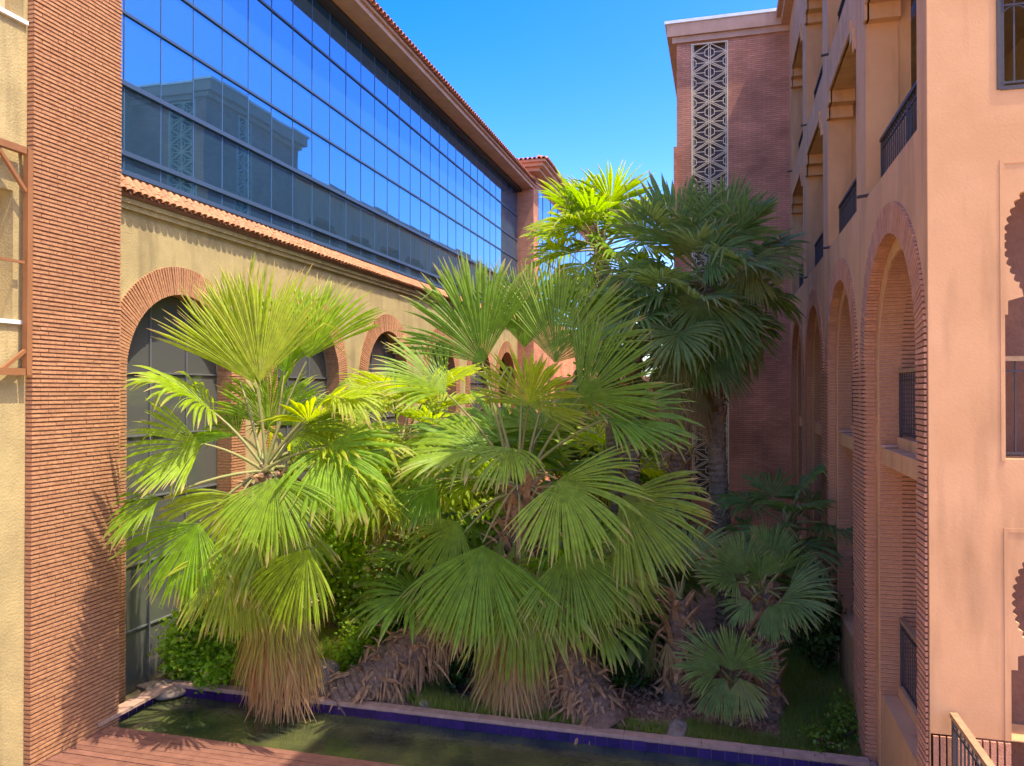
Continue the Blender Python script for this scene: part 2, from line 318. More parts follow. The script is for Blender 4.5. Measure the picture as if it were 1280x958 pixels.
# ledge: cornice mould + barrel tiles
g = MB(); g.box(XL-0.02, XL+0.07, 11.0, YE, 8.82, 8.92); g.box(XL-0.02, XL+0.11, 11.0, YE, 8.922, 9.02); g.obj('cornice', M['sand'], lb)
g = MB(); g.add([(XL-0.1, 10.5, 9.46), (XL+0.17, 10.5, 9.08), (XL+0.17, YE, 9.08), (XL-0.1, YE, 9.46), (XL-0.1, 10.5, 9.30), (XL+0.14, 10.5, 9.02), (XL+0.14, YE, 9.02), (XL-0.1, YE, 9.30)],
     [(0,1,2,3), (7,6,5,4), (0,4,5,1), (1,5,6,2), (2,6,7,3), (3,7,4,0)]); g.obj('ledge_bed', M['mortar'], lb)
def barrel(rad, ln, n=6, th=0.014):
    v = []; f = []
    for e, (x, r) in enumerate(((0, rad*0.92), (ln, rad*1.08))):
        for rr in (r, r-th):
            for i in range(n+1):
                a = math.pi*i/n; v.append((x, rr*math.cos(a), rr*math.sin(a)*0.9))
    q = n+1
    for i in range(n):
        f += [(i, i+1, 2*q+i+1, 2*q+i), (q+i+1, q+i, 3*q+i, 3*q+i+1), (2*q+i, 2*q+i+1, 3*q+i+1, 3*q+i), (i+1, i, q+i, q+i+1)]
    return v, f
SL = math.atan2(0.42, 0.30)
bv, bf = barrel(0.085, 0.24)
tme = mesh_data('roof_tile', bv, bf, M['tile']); tr_ = MB(); count = 0
ncol = int((YE-11)/0.19)
for c in range(ncol):
    for r in range(3):
        y = 11.1+0.19*c; s0 = 0.125*r
        Mx = Matrix.Translation((XL-0.08+s0*math.cos(SL)*1.0+random.uniform(-.006,.006), y+random.uniform(-.008,.008), 9.455-s0*math.sin(SL)+0.012*r)) @ Matrix.Rotation(SL-0.06, 4, 'Y') @ Matrix.Rotation(random.uniform(-.03,.03), 4, 'Z')
        if count < 300: inst('roof_tile', tme, Mx, lb); count += 1
        else: tr_.add([Mx @ Vector(p) for p in bv], bf)
tr_.obj('far_roof_tiles', M['tile'], lb, kind='stuff')
# curtain wall
ROWS = [9.50, 9.85, 11.13, 12.43, 13.46, 14.76, 16.05]; CW = 0.97; NC = 30; Y0 = 11.0
cw = MB(); cw.box(XL-0.7, XL-0.03, 4.0, YE, 9.46, 16.05); cwo = cw.obj('curtain_wall', M['blueframe'], lb)
for z in ROWS[:-1]:
    t = 0.055 if z in (9.85, 11.13, 9.50) else 0.035
    MB().box(XL-0.03, XL+(0.05 if t > .05 else .03), 4.0, YE-0.01, z-t, z+t*0.6).obj('transom', M['blueframe'], cwo)
for i in range(NC+1):
    y = Y0+CW*i; MB().box(XL-0.03, XL+0.004, y-0.007, y+0.007, 9.46, 16.04).obj('mullion', M['joint'], cwo)
pm = {}
for r in range(6):
    h = ROWS[r+1]-ROWS[r]; bb = MB().box(-0.012, 0, -CW/2+0.003, CW/2-0.003, -h/2+0.003, h/2-0.003); pm[r] = (mesh_data('pane', bb.v, bb.f, M['mirror']), h)
for i in range(NC):
    for r in range(6):
        me, h = pm[r]
        Mx = Matrix.Translation((XL-0.008, Y0+CW*(i+0.5), ROWS[r]+h/2)) @ Matrix.Rotation(random.gauss(0, .0022), 4, 'Z') @ Matrix.Rotation(random.gauss(0, .0018), 4, 'Y')
        inst('pane', me, Mx, cwo)
# eaves
ev = MB(); ev.add([(XL-0.5, 4, 16.05), (XL+0.25, 4, 16.05), (XL+0.25, YE, 16.05), (XL-0.5, YE, 16.05), (XL-0.5, 4, 16.2), (XL+0.25, 4, 16.2), (XL+0.25, YE, 16.2), (XL-0.5, YE, 16.2)], [(3,2,1,0), (4,5,6,7), (1,2,6,5), (2,3,7,6), (0,1,5,4)]); ev.obj('soffit_band', M['iron'], lb)
ev = MB(); ev.box(XL-0.5, XL+0.85, 4, YE+0.55, 16.2, 16.36); ev.box(XL-0.5, XL+0.93, 4, YE+0.6, 16.362, 16.46); ev.obj('eave', M['cornice'], lb)
ev = MB(); v = [(XL+1.0, 4, 16.47), (XL+1.0, YE+.5, 16.47), (XL-4, YE+.5, 18.0), (XL-4, 4, 18.0)]; ev.add(v, [(0,1,2,3)]); ev.obj('roof', M['eavetile'], lb)
bv2, bf2 = barrel(0.105, 0.6, 5); et = MB()
for i in range(int((YE-4.2)/0.24)):
    y = 4.2+0.24*i; Mx = Matrix.Translation((XL+0.50, y, 16.62)) @ Matrix.Rotation(0.30, 4, 'Y'); et.add([Mx @ Vector(p) for p in bv2], bf2)
et.obj('eave_tiles', M['eavetile'], lb, kind='stuff')
# projecting end pavilion of the left building
pv = thing('end_pavilion', (-13, 44, -0.3), 'brick cornered pavilion with blue glass and tiled eaves at the end of the glass front', 'building')
g = MB(); g.box(-18, -9.72, YE+0.02, 62, -0.6, 17.0); pvw = g.obj('wall', M['tower'], pv)
g = MB(); g.box(-9.72, -9.70, 41.4, 60, 9.5, 16.4); g.obj('window', M['mirror'], pv)
for i in range(9): MB().box(-9.70, -9.68, 42.4+2*i, 42.46+2*i, 9.5, 16.4).obj('mullion', M['joint'], pv)
for z in (11.1, 12.7, 14.4): MB().box(-9.70, -9.67, 41.4, 60, z, z+0.08).obj('transom', M['blueframe'], pv)
g = MB(); g.box(-18, -9.3, YE-0.4, 62, 17.0, 17.2); g.box(-18, -9.05, YE-0.62, 62, 17.202, 17.38); g.box(-18, -8.9, YE-0.8, 62, 17.382, 17.5); g.obj('eave', M['cornice'], pv)
et = MB()
for i in range(34):
    Mx = Matrix.Translation((-9.35, YE-0.7+0.24*i, 17.66)) @ Matrix.Rotation(0.3, 4, 'Y'); et.add([Mx @ Vector(p) for p in bv2], bf2)
for i in range(9):
    Mx = Matrix.Translation((-8.95-0.24*i, YE-0.35, 17.66)) @ Matrix.Rotation(-math.pi/2, 4, 'Z') @ Matrix.Rotation(0.3, 4, 'Y'); et.add([Mx @ Vector(p) for p in bv2], bf2)
et.obj('eave_tiles', M['eavetile'], pv, kind='stuff')
g = MB(); g.add([(-8.85, YE-0.85, 17.51), (-8.85, 62, 17.51), (-14, 56, 19.0), (-14, YE+5, 19.0), (-18, YE-0.85, 17.51)], [(0,1,2,3), (0,3,4)]); g.obj('roof', M['eavetile'], pv)
# ------------------------------------------------------------------ ribbed brick pilaster and the stucco annex beside it
XP = -9.9; PYA, PYB = 9.36, 11.13
pl = thing('brick_pilaster', (XP-0.4, 10.2, -0.6), 'tall pilaster of thin ribbed terracotta bricks with palm shadow at its foot', 'pilaster')
g = MB(); g.box(XP-0.72, XP-0.02, PYA+0.012, PYB-0.012, -0.6, 15.0); g.obj('core', M['mortar'], pl)
bl = (PYB-PYA)/6
bb = MB().box(-0.12, 0.0, 0.004, bl-0.004, -0.0205, 0.0205); bme = mesh_data('brick', bb.v, bb.f, M['rib']); rest = MB()
hb = MB().box(-0.12, 0.0, 0.004, bl/2-0.004, -0.0205, 0.0205); hme = mesh_data('brick', hb.v, hb.f, M['rib'])
rows = int((15.0+0.5)/0.0655); made = 0
for r in range(rows):
    z = -0.45+0.0655*r; own = 3.9 < z < 7.1
    offs = ([(k*bl, 1) for k in range(6)] if r % 2 == 0 else [(0, 0)]+[(bl/2+k*bl, 1) for k in range(5)]+[(5.5*bl, 0)])
    for y, full in offs:
        dx = random.uniform(-.007,.004); dz = random.uniform(-.0025,.0025)
        if own and made < 300: inst('brick', bme if full else hme, Matrix.Translation((XP+dx, PYA+y, z+dz)), pl); made += 1
        else:
            l = bl if full else bl/2; rest.box(XP-0.12+dx, XP+dx, PYA+y+.004, PYA+y+l-.004, z+dz-.0205, z+dz+.0205)
    rest.box(XP-0.71, XP-0.122, PYB-0.02, PYB+random.uniform(-.004,.003), z-0.0205, z+0.0205)
rest.obj('courses', M['rib'], pl, kind='stuff')
XA = -10.03
an = thing('stucco_annex', (XA-2, 6.5, -0.6), 'sand stucco wall with white sills and open balcony bays beside the ribbed pilaster', 'building')
plate('wall', [(0.5,-0.6), (PYA+0.02,-0.6), (PYA+0.02,15.5), (0.5,15.5)], [[(2.5,6.52), (9.14,6.52), (9.14,8.42), (2.5,8.42)], [(2.5,10.98), (9.30,10.98), (9.30,13.0), (2.5,13.0)]], 0.35, face_posX(XA), M['sand'], an)
g = MB(); g.box(XA-4, XA-1.9, 0.5, PYA, -0.6, 15.5); g.box(XA-1.9, XA-0.352, 0.5, PYA, 6.2, 6.45); g.box(XA-1.9, XA-0.352, 0.5, PYA, 8.5, 8.7); g.box(XA-1.9, XA-0.352, 0.5, PYA, 10.6, 10.9); g.box(XA-1.9, XA-0.352, PYA-0.25, PYA, -0.6, 15.5); g.obj('balcony_interior', M['inside'], an)
for z in (6.47, 10.93): MB().box(XA-0.36, XA+0.05, 2.4, 9.34, z, z+0.06).obj('sill', M['coping'], an)
fr = thing('balcony_frame', (XA+0.1, 9.25, 5.8), 'brown steel frame with corner brace fixed over the stucco balcony opening', 'frame')
XF = XA+0.14
MB().box(XF-0.045, XF+0.045, 9.22, 9.31, 5.72, 9.05).obj('post', M['rust'], fr)
MB().box(XF-0.045, XF+0.045, 2.0, 9.198, 8.96, 9.06).obj('top_rail', M['rust'], fr)
MB().box(XF-0.045, XF+0.045, 2.0, 9.198, 5.72, 5.82).obj('bottom_rail', M['rust'], fr)
MB().box(XF-0.02, XF+0.02, 2.0, 9.198, 7.35, 7.39).obj('middle_rail', M['rust'], fr)
MB().bar((XF, 8.72, 8.98), (XF, 9.22, 8.42), 0.05, 0.05).obj('brace', M['rust'], fr)
MB().bar((XF, 8.85, 5.80), (XF, 9.22, 6.08), 0.05, 0.05).obj('brace', M['rust'], fr)
for z in (5.77, 9.01): MB().box(XA-0.05, XF-0.04, 9.22, 9.28, z-0.03, z+0.03).obj('bracket', M['rust'], fr)
# ------------------------------------------------------------------ right building: brick arcade below, stepped openings above
XR = 2.05; YC = 9.01; YT = 26.6
rb = thing('gallery_building', (XR+3, 17, -0.4), 'salmon stucco building with tall ribbed brick arches, balconies and stepped openings', 'building')
RC = [11.06, 15.41, 19.76, 24.11]; RR, RRO, RZS, RZ0 = 1.66, 2.03, 5.86, -0.3
UP = [(8.36, 11.42), (12.26, 15.32)]; TOP = 17.25
def stepped(c, z0, z1, hw=1.74):
    s = 0.23
    return [(c-hw, z0), (c+hw, z0), (c+hw, z1-2*s), (c+hw-0.16, z1-2*s), (c+hw-0.16, z1-s), (c+hw-0.42, z1-s), (c+hw-0.42, z1), (c-hw+0.42, z1), (c-hw+0.42, z1-s), (c-hw+0.16, z1-s), (c-hw+0.16, z1-2*s), (c-hw, z1-2*s)]
holes = [arch_loop(c, RZS, RR, RZ0) for c in RC]
for c in RC:
    for z0, z1 in UP: holes.append(stepped(c-0.18, z0, z1))
plate('wall', [(YC,-0.6), (YT,-0.6), (YT,TOP), (YC,TOP)], holes, 0.45, face_negX(XR), M['pink'], rb)
# raised moulding that follows the stepped lintels
def mould(c, z0, z1):
    hw = 1.74; s = 0.23
    a = [(c-hw, z1-2*s), (c-hw+0.16, z1-2*s), (c-hw+0.16, z1-s), (c-hw+0.42, z1-s), (c-hw+0.42, z1), (c+hw-0.42, z1), (c+hw-0.42, z1-s), (c+hw-0.16, z1-s), (c+hw-0.16, z1-2*s), (c+hw, z1-2*s)]
    u = 0.17
    b2 = [(c+hw, z1-2*s+u), (c+hw-0.16+u*.3, z1-2*s+u), (c+hw-0.16+u*.3, z1-s+u), (c+hw-0.42+u*.3, z1-s+u), (c+hw-0.42+u*.3, z1+u), (c-hw+0.42-u*.3, z1+u), (c-hw+0.42-u*.3, z1-s+u), (c-hw+0.16-u*.3, z1-s+u), (c-hw+0.16-u*.3, z1-2*s+u), (c-hw, z1-2*s+u)]
    return a + b2
for c in RC:
    for z0, z1 in UP: plate('lintel_moulding', mould(c-0.18, z0, z1), [], 0.06, face_negX(XR-0.035), M['pink'], rb)
# inner arch order, deeper in the wall
RI = RR-0.21; XI = XR+0.13
plate('inner_arch_wall', [(YC+0.455,-0.55), (YT-0.05,-0.55), (YT-0.05,8.15), (YC+0.455,8.15)], [arch_loop(c, RZS, RI, -0.3) for c in RC], 0.62, face_negX(XR+0.452), M['mortar'], rb) 
for c in RC:
    plate('inner_order', [(c+RR-0.003, RZ0)]+arc(c, RZS, RR-0.003)+[(c-RR+0.003, RZ0), (c-RI, RZ0)]+arc(c, RZS, RI)[::-1]+[(c+RI, RZ0)], [], 0.32, face_negX(XI), M['pink'], rb)
for c in RC: plate('arch_backing', [(c+RRO, RZ0)]+arc(c, RZS, RRO)+[(c-RRO, RZ0), (c-RR-0.004, RZ0)]+arc(c, RZS, RR+0.004)[::-1]+[(c+RR+0.004, RZ0)], [], 0.012, face_negX(XR-0.008), M['mortar'], rb)
ob = MB().box(-0.03, 0.125, RR-0.016, RRO, -0.0225, 0.0225); ome = mesh_data('brick', ob.v, ob.f, M['ribR'])
rest = MB(); irest = MB(); made = 0; nb = int(math.pi*1.9/PITCH_B)
for ci, c in enumerate(RC):
    for i in range(nb+1):
        Mx = Matrix.Translation((XR+random.uniform(-.006,.004), c, RZS)) @ Matrix.Rotation(math.pi*i/nb, 4, 'X')
        if ci < 2: inst('brick', ome, Mx, rb); made += 1
        else: rest.add([Mx @ Vector(p) for p in ob.v], ob.f)
    z = RZS-PITCH_B
    while z > -0.25:
        for s in (1, -1):
            dx = random.uniform(-.006,.004)
            if ci == 0 and s == -1 and made < 300:
                inst('brick', ome, Matrix.Translation((XR+dx, c, z)) @ Matrix.Rotation(math.pi, 4, 'X'), rb); made += 1
            else:
                y0, y1 = (c+RR-0.016, c+2.17) if s > 0 else (c-(2.17 if ci else 2.03), c-RR+0.016)
                rest.box(XR-0.03+dx, XR+0.125+dx, y0, y1, z-0.0225, z+0.0225)
            y0, y1 = (c+RI-0.014, c+RI+0.1) if s > 0 else (c-RI-0.1, c-RI+0.014)
            irest.box(XI+0.02, XI+0.93, y0, y1, z-0.0225, z+0.0225)
        z -= PITCH_B
    ni = int(math.pi*RI/PITCH_B)
    ib = MB().box(XI+0.02, XI+0.93, RI-0.014, RI+0.1, -0.0225, 0.0225)
    for i in range(ni+1):
        Mx = Matrix.Translation((0, c, RZS)) @ Matrix.Rotation(math.pi*i/ni, 4, 'X'); irest.add([Mx @ Vector(p) for p in ib.v], ib.f)
rest.obj('pier_bricks', M['ribR'], rb, kind='stuff'); irest.obj('jamb_bricks', M['ribR'], rb, kind='stuff')
# floors, inner wall, front face
g = MB()
for z in (1.0, 4.55, 8.2, 12.1, 16.0): g.box(XR+1.08, 5.2, YC+0.46, YT, z-0.25, z)
g.obj('gallery_floor', M['inside'], rb)
g = MB(); g.box(5.2, 12, YC+0.46, YT, -0.6, TOP-0.02); g.obj('gallery_wall', M['inside'], rb)
for c in RC[:-1]:
    g = MB(); y = c+2.175
    g.box(XR+0.452, XR+0.62, y-0.42-0.18+0.0, y+0.42-0.18, 8.2, 16.0); g.obj('pier_return', M['pink'], rb)
g = MB(); g.box(XR-0.25, XR+0.5, YC-0.25, YT+0.0, TOP, TOP+0.22); g.box(XR-0.4, XR+9, YC-0.4, YT+6, TOP+0.222, TOP+0.45); g.obj('roof_cornice', M['cornice'], rb)
# sills and plinths in the arches
for c in RC:
    ya, yb = c-RI+0.013, c+RI-0.013
    g = MB(); g.box(XI+0.05, XI+0.75, ya, yb, 4.42, 4.66); g.box(XI+0.25, XI+0.75, ya, yb, 4.662, 4.82); g.obj('balcony_sill', M['pink'], rb)
    g = MB(); g.box(XI+0.03, XI+0.75, ya, yb, -0.55, 1.06); g.box(XI+0.25, XI+0.75, ya, yb, 1.062, 1.22); g.obj('plinth', M['pink'], rb)
def railing(parent, p0, p1, z0, z1, fancy=True, wood=True):
    """iron railing from p0 to p1 (plan), with balusters and arched heads"""
    p0 = Vector((*p0, 0)); p1 = Vector((*p1, 0)); d = (p1-p0); L_ = d.length; d.normalize(); nrm = Vector((-d.y, d.x, 0))
    Mx = Matrix((( d.x, nrm.x, 0, p0.x), (d.y, nrm.y, 0, p0.y), (0,0,1,0), (0,0,0,1)))
    g = MB(); g.box(0, L_, -0.035, 0.035, z1-0.05, z1, Mx); root = g.obj('railing', M['rail'] if wood else M['iron'], parent)
    MB().box(0, L_, -0.015, 0.015, z0+0.04, z0+0.065, Mx).obj('bottom_rail', M['iron'], root)
    MB().box(0, L_, -0.012, 0.012, z1-0.16, z1-0.14, Mx).obj('upper_rail', M['iron'], root)
    n = max(2, int(L_/0.13)); bbm = MB().box(-0.008, 0.008, -0.008, 0.008, z0+0.06, z1-0.05); bme = mesh_data('baluster', bbm.v, bbm.f, M['iron'])
    for i in range(1, n): inst('baluster', bme, Mx @ Matrix.Translation((L_*i/n, 0, 0)), root)
    pbm = MB().box(-0.02, 0.02, -0.02, 0.02, z0, z1-0.05); pme = mesh_data('post', pbm.v, pbm.f, M['iron'])
    for x in (0.02, L_*0.5, L_-0.02): inst('post', pme, Mx @ Matrix.Translation((x, 0.001, 0)), root)
    return root
for ci, c in enumerate(RC):
    ya, yb = c-RI+0.02, c+RI-0.02
    railing(rb, (XI+0.30, ya), (XI+0.30, yb), 4.82, 5.80); railing(rb, (XI+0.30, ya), (XI+0.30, yb), 1.22, 2.2)
    for z0, z1 in UP: railing(rb, (XR+0.22, c-0.18-1.73), (XR+0.22, c-0.18+1.73), z0, z0+0.86, wood=False)
# drain spouts under the upper sills
for c in RC:
    for z0, z1 in UP: MB().tube([(XR+0.1, c+1.46, z0+0.03), (XR-0.14, c+1.46, z0-0.0)], 0.025).obj('drain_spout', M['iron'], rb)
    MB().tube([(XI+0.3, c+RI-0.12, 4.69), (XI+0.02, c+RI-0.12, 4.68)], 0.025).obj('drain_spout', M['cornice'], rb)
# face towards the camera with scalloped horseshoe openings
def lobed(cx, cz, r, a0, a1, n, amp):
    pts = []
    for i in range(n):
        for k in range(4):
            t = (i+k/4)/n; a = a0+(a1-a0)*t; rr = r + amp*math.sin(math.pi*k/4); pts.append((cx+rr*math.cos(a), cz+rr*math.sin(a)))
    return pts
def horseshoe(x0, x1, z0, zn, r):
    cx = (x0+x1)/2; cz = zn+0.58*r
    lo = lobed(cx, cz, r, R_(-38), R_(218), 40, 0.035)
    nk = math.cos(R_(38))*r
    return [(x0, z0), (x1, z0), (x1, zn-0.28), (x1-0.06, zn-0.28), (x1-0.06, zn-0.14), (cx+nk+0.02, zn-0.10)] + lo + [(cx-nk-0.02, zn-0.10), (x0+0.06, zn-0.14), (x0+0.06, zn-0.28), (x0, zn-0.28)]
fh = [horseshoe(2.73, 4.43, 4.80, 6.55, 0.80), [(2.72,8.58), (4.5,8.58), (4.5,10.9), (2.72,10.9)], [(2.72,12.4), (4.5,12.4), (4.5,14.8), (2.72,14.8)], horseshoe(2.80, 4.36, 1.0, 2.95, 0.74)]
plate('front_wall', [(XR+0.004,1.95), (12,1.95), (12,TOP), (XR+0.004,TOP)], fh[:3]+[[(p[0], max(p[1], 1.96)) for p in fh[3]]], 0.45, face_negY(YC-0.006), M['pink'], rb)
plate('front_panel', [(2.72,7.85), (4.44,7.85), (4.44,4.78), (4.40,4.78), (4.40,7.81), (2.76,7.81), (2.76,4.78), (2.72,4.78)], [], 0.02, face_negY(YC-0.012), M['pink'], rb)
plate('front_panel', [(2.74,4.10), (4.42,4.10), (4.42,1.95), (4.38,1.95), (4.38,4.06), (2.78,4.06), (2.78,1.95), (2.74,1.95)], [], 0.02, face_negY(YC-0.012), M['pink'], rb)
g = MB()                                                 # brick skirting of upright thin bricks
for i in range(150):
    x = XR+0.03+0.066*i
    if 2.80 < x+0.03 and x < 4.36: continue
    g.box(x, x+0.048, YC-0.03, YC+0.4, -0.5, 1.93)
g.obj('skirting', M['ribR'], rb, kind='stuff')
g = MB(); g.box(XR+0.012, 2.79, YC+0.0, YC+0.44, -0.6, 1.945); g.box(4.37, 12, YC+0.0, YC+0.44, -0.6, 1.945); g.obj('skirting_backing', M['mortar'], rb)
railing(rb, (2.75, YC+0.12), (4.42, YC+0.12), 4.80, 5.85)
railing(rb, (2.74, YC+0.05), (4.48, YC+0.05), 8.60, 9.6, wood=False)
# arched heads in the near upper window grille
g = MB()
for k in range(6):
    x0 = 2.74+0.29*k; pts = [(x0+0.145+0.145*math.cos(a), YC+0.05, 9.27+0.17*math.sin(a)) for a in [math.pi*i/8 for i in range(9)]]; g.tube(pts, 0.009, 5)
g.obj('grille_arches', M['iron'], rb)
g = MB(); g.box(2.70, 2.735, YC-0.02, YC+0.06, 8.57, 10.9); g.box(2.735, 4.5, YC-0.02, YC+0.06, 8.56, 8.60); g.obj('window_frame', M['iron'], rb)
# terrace in front of that face with its balustrade
tc = thing('side_terrace', (3.5, 7, -0.6), 'raised stucco terrace under the corner of the salmon building', 'terrace')
MB().box(2.18, 12, 2.0, YC-0.035, -0.6, 1.0).obj('terrace_wall', M['pink'], tc); MB().box(2.12, 12, 2.0, YC-0.04, 1.0, 1.06).obj('terrace_paving', M['kerb'], tc)
railing(tc, (2.26, YC-0.05), (2.26, 2.2), 1.06, 2.2)
# ------------------------------------------------------------------ tower with lattice screens
tw = thing('brick_tower', (0.3, 30, -0.4), 'tall dark red brick tower with a cream star lattice strip and stucco cornice', 'tower')
TX0, TX1, TY1, TZ = -1.50, XR+0.2, 33.5, 17.06
LX0, LX1 = -1.02, 0.15; LZ0, LZ1 = 1.9, 17.0
plate('front_wall', [(TX0,-0.6), (TX1,-0.6), (TX1,TZ), (TX0,TZ)], [[(LX0,LZ0), (LX1,LZ0), (LX1,LZ1), (LX0,LZ1)]], 0.4, face_negY(YT), M['tower'], tw)
LY0, LY1 = 28.6, 29.8
plate('side_wall', [(YT+0.402,-0.6), (TY1,-0.6), (TY1,TZ), (YT+0.402,TZ)], [[(LY0,LZ0), (LY1,LZ0), (LY1,LZ1), (LY0,LZ1)]], 0.4, face_negX(TX0), M['towerS'], tw)
MB().box(TX0+0.5, TX1+9, YT+0.45, TY1, -0.6, TZ-0.01).obj('core', M['towerS'], tw)
MB().box(LX0+0.003, LX1-0.003, YT+0.2, YT+0.21, LZ0, LZ1).obj('window', M['latglass'], tw); MB().box(TX0+0.2, TX0+0.21, LY0, LY1, LZ0, LZ1).obj('window', M['latglass'], tw)
def lattice(w, z0, z1):
    g = MB(); n = round((z1-z0)/0.66); p = (z1-z0)/n; hx = w/2; off = 0.028
    def seg(a, b, t=0.026, yo=0.0):
        d = Vector((b[0]-a[0], b[1]-a[1])); L_ = d.length; an_ = math.atan2(d.y, d.x)
        Mx = Matrix.Translation((a[0], yo, a[1])) @ Matrix.Rotation(-an_, 4, 'Y'); g.box(0, L_, -0.02, 0.02, -t/2, t/2, Mx)
    for x in (-hx+0.02, hx-0.02): seg((x, z0), (x, z1), 0.045, -0.010)
    for z in (z0+0.02, z1-0.02): seg((-hx, z), (hx, z), 0.045, -0.008)
    for x in (-off, off): seg((x, z0), (x, z1), 0.024, 0.004)
    for x in (-hx+0.075, hx-0.075): seg((x, z0), (x, z1), 0.02, 0.003)
    for k in range(n+1):
        zc = z0+p*k                                       # centre-line nodes; edge nodes half a step off
        for s in (-1, 1):
            for o_ in (-off, off):
                for e in (-1, 1):
                    a = (0, zc+o_); b2 = (s*hx, zc+e*p/2+o_)
                    if z0 <= min(a[1], b2[1]) and max(a[1], b2[1]) <= z1: seg(a, b2, 0.022, 0.001*e)
            zm = zc+p/2
            if zm < z1-0.1:                               # rosette between the nodes
                q = [(0.0, zm+0.17), (s*0.15, zm+0.085), (s*0.15, zm-0.085), (0.0, zm-0.17)]
                for a, b2 in zip(q[:-1], q[1:]): seg(a, b2, 0.022, 0.007)
                seg((s*0.15, zm), (s*hx, zm), 0.02, 0.006)
            if z0+0.1 < zc < z1-0.1:
                q = [(s*hx, zc+0.17), (s*(hx-0.15), zc+0.085), (s*(hx-0.15), zc-0.085), (s*hx, zc-0.17)]
                for a, b2 in zip(q[:-1], q[1:]): seg(a, b2, 0.022, 0.008)
                seg((s*(hx-0.15), zc), (s*0.03, zc), 0.02, 0.009)
    return g
lg = lattice(LX1-LX0, LZ0, LZ1)
me = mesh_data('lattice', lg.v, lg.f, M['lattice'])
inst('lattice', me, Matrix.Translation(((LX0+LX1)/2, YT+0.03, 0)), tw)
inst('lattice', me, Matrix.Translation((TX0+0.03, (LY0+LY1)/2, 0)) @ Matrix.Rotation(-math.pi/2, 4, 'Z'), tw)
g = MB(); g.box(TX0-0.14, TX1, YT-0.07, TY1+0.1, TZ, TZ+0.2); g.box(TX0-0.3, TX1, YT-0.15, TY1+0.3, TZ+0.202, TZ+0.62); g.obj('cornice', M['cornice'], tw)
MB().box(TX0-0.38, TX1+0.1, YT-0.19, TY1+0.4, TZ+0.622, TZ+0.72).obj('coping', M['coping'], tw)
MB().box(TX0-0.10, TX0-0.002, YT-0.08, YT+1.0, -0.6, 13.6).obj('corner_buttress', M['towerS'], tw)
rk = thing('rear_wing', (8, 52, -0.5), 'tall salmon rear wing running on behind the lattice tower', 'building')
plate('wall', [(33.6,-0.8), (78,-0.8), (78,17.0), (33.6,17.0)], [stepped(36.5+4.6*k, z0, z1) for k in range(9) for z0, z1 in ((4.4, 7.4), (8.4, 11.4), (12.3, 15.3))], 0.5, face_negX(1.2), M['pink'], rk)
MB().box(3.4, 14, 33.6, 78, -0.8, 16.9).obj('core', M['inside'], rk); MB().box(0.9, 14.2, 33.62, 78.2, 17.0, 17.5).obj('cornice', M['cornice'], rk)
# far end of the court
fw = thing('far_wing', (-5, 50, -0.5), 'low pinkish wing with a dark doorway at the far end of the garden', 'building')
plate('wall', [(-9.7,-0.8), (6,-0.8), (6,6.0), (-9.7,6.0)], [[(-7.4,0), (-5.6,0), (-5.6,3.4), (-7.4,3.4)], [(-3.8,0), (-2.0,0), (-2.0,3.4), (-3.8,3.4)]], 0.5, face_negY(46), M['pink'], fw)
MB().box(-9.7, 6, 46.6, 52, -0.8, 5.9).obj('core', M['inside'], fw); MB().box(-9.8, 6.2, 45.7, 46.6, 6.0, 6.3).obj('cornice', M['cornice'], fw)
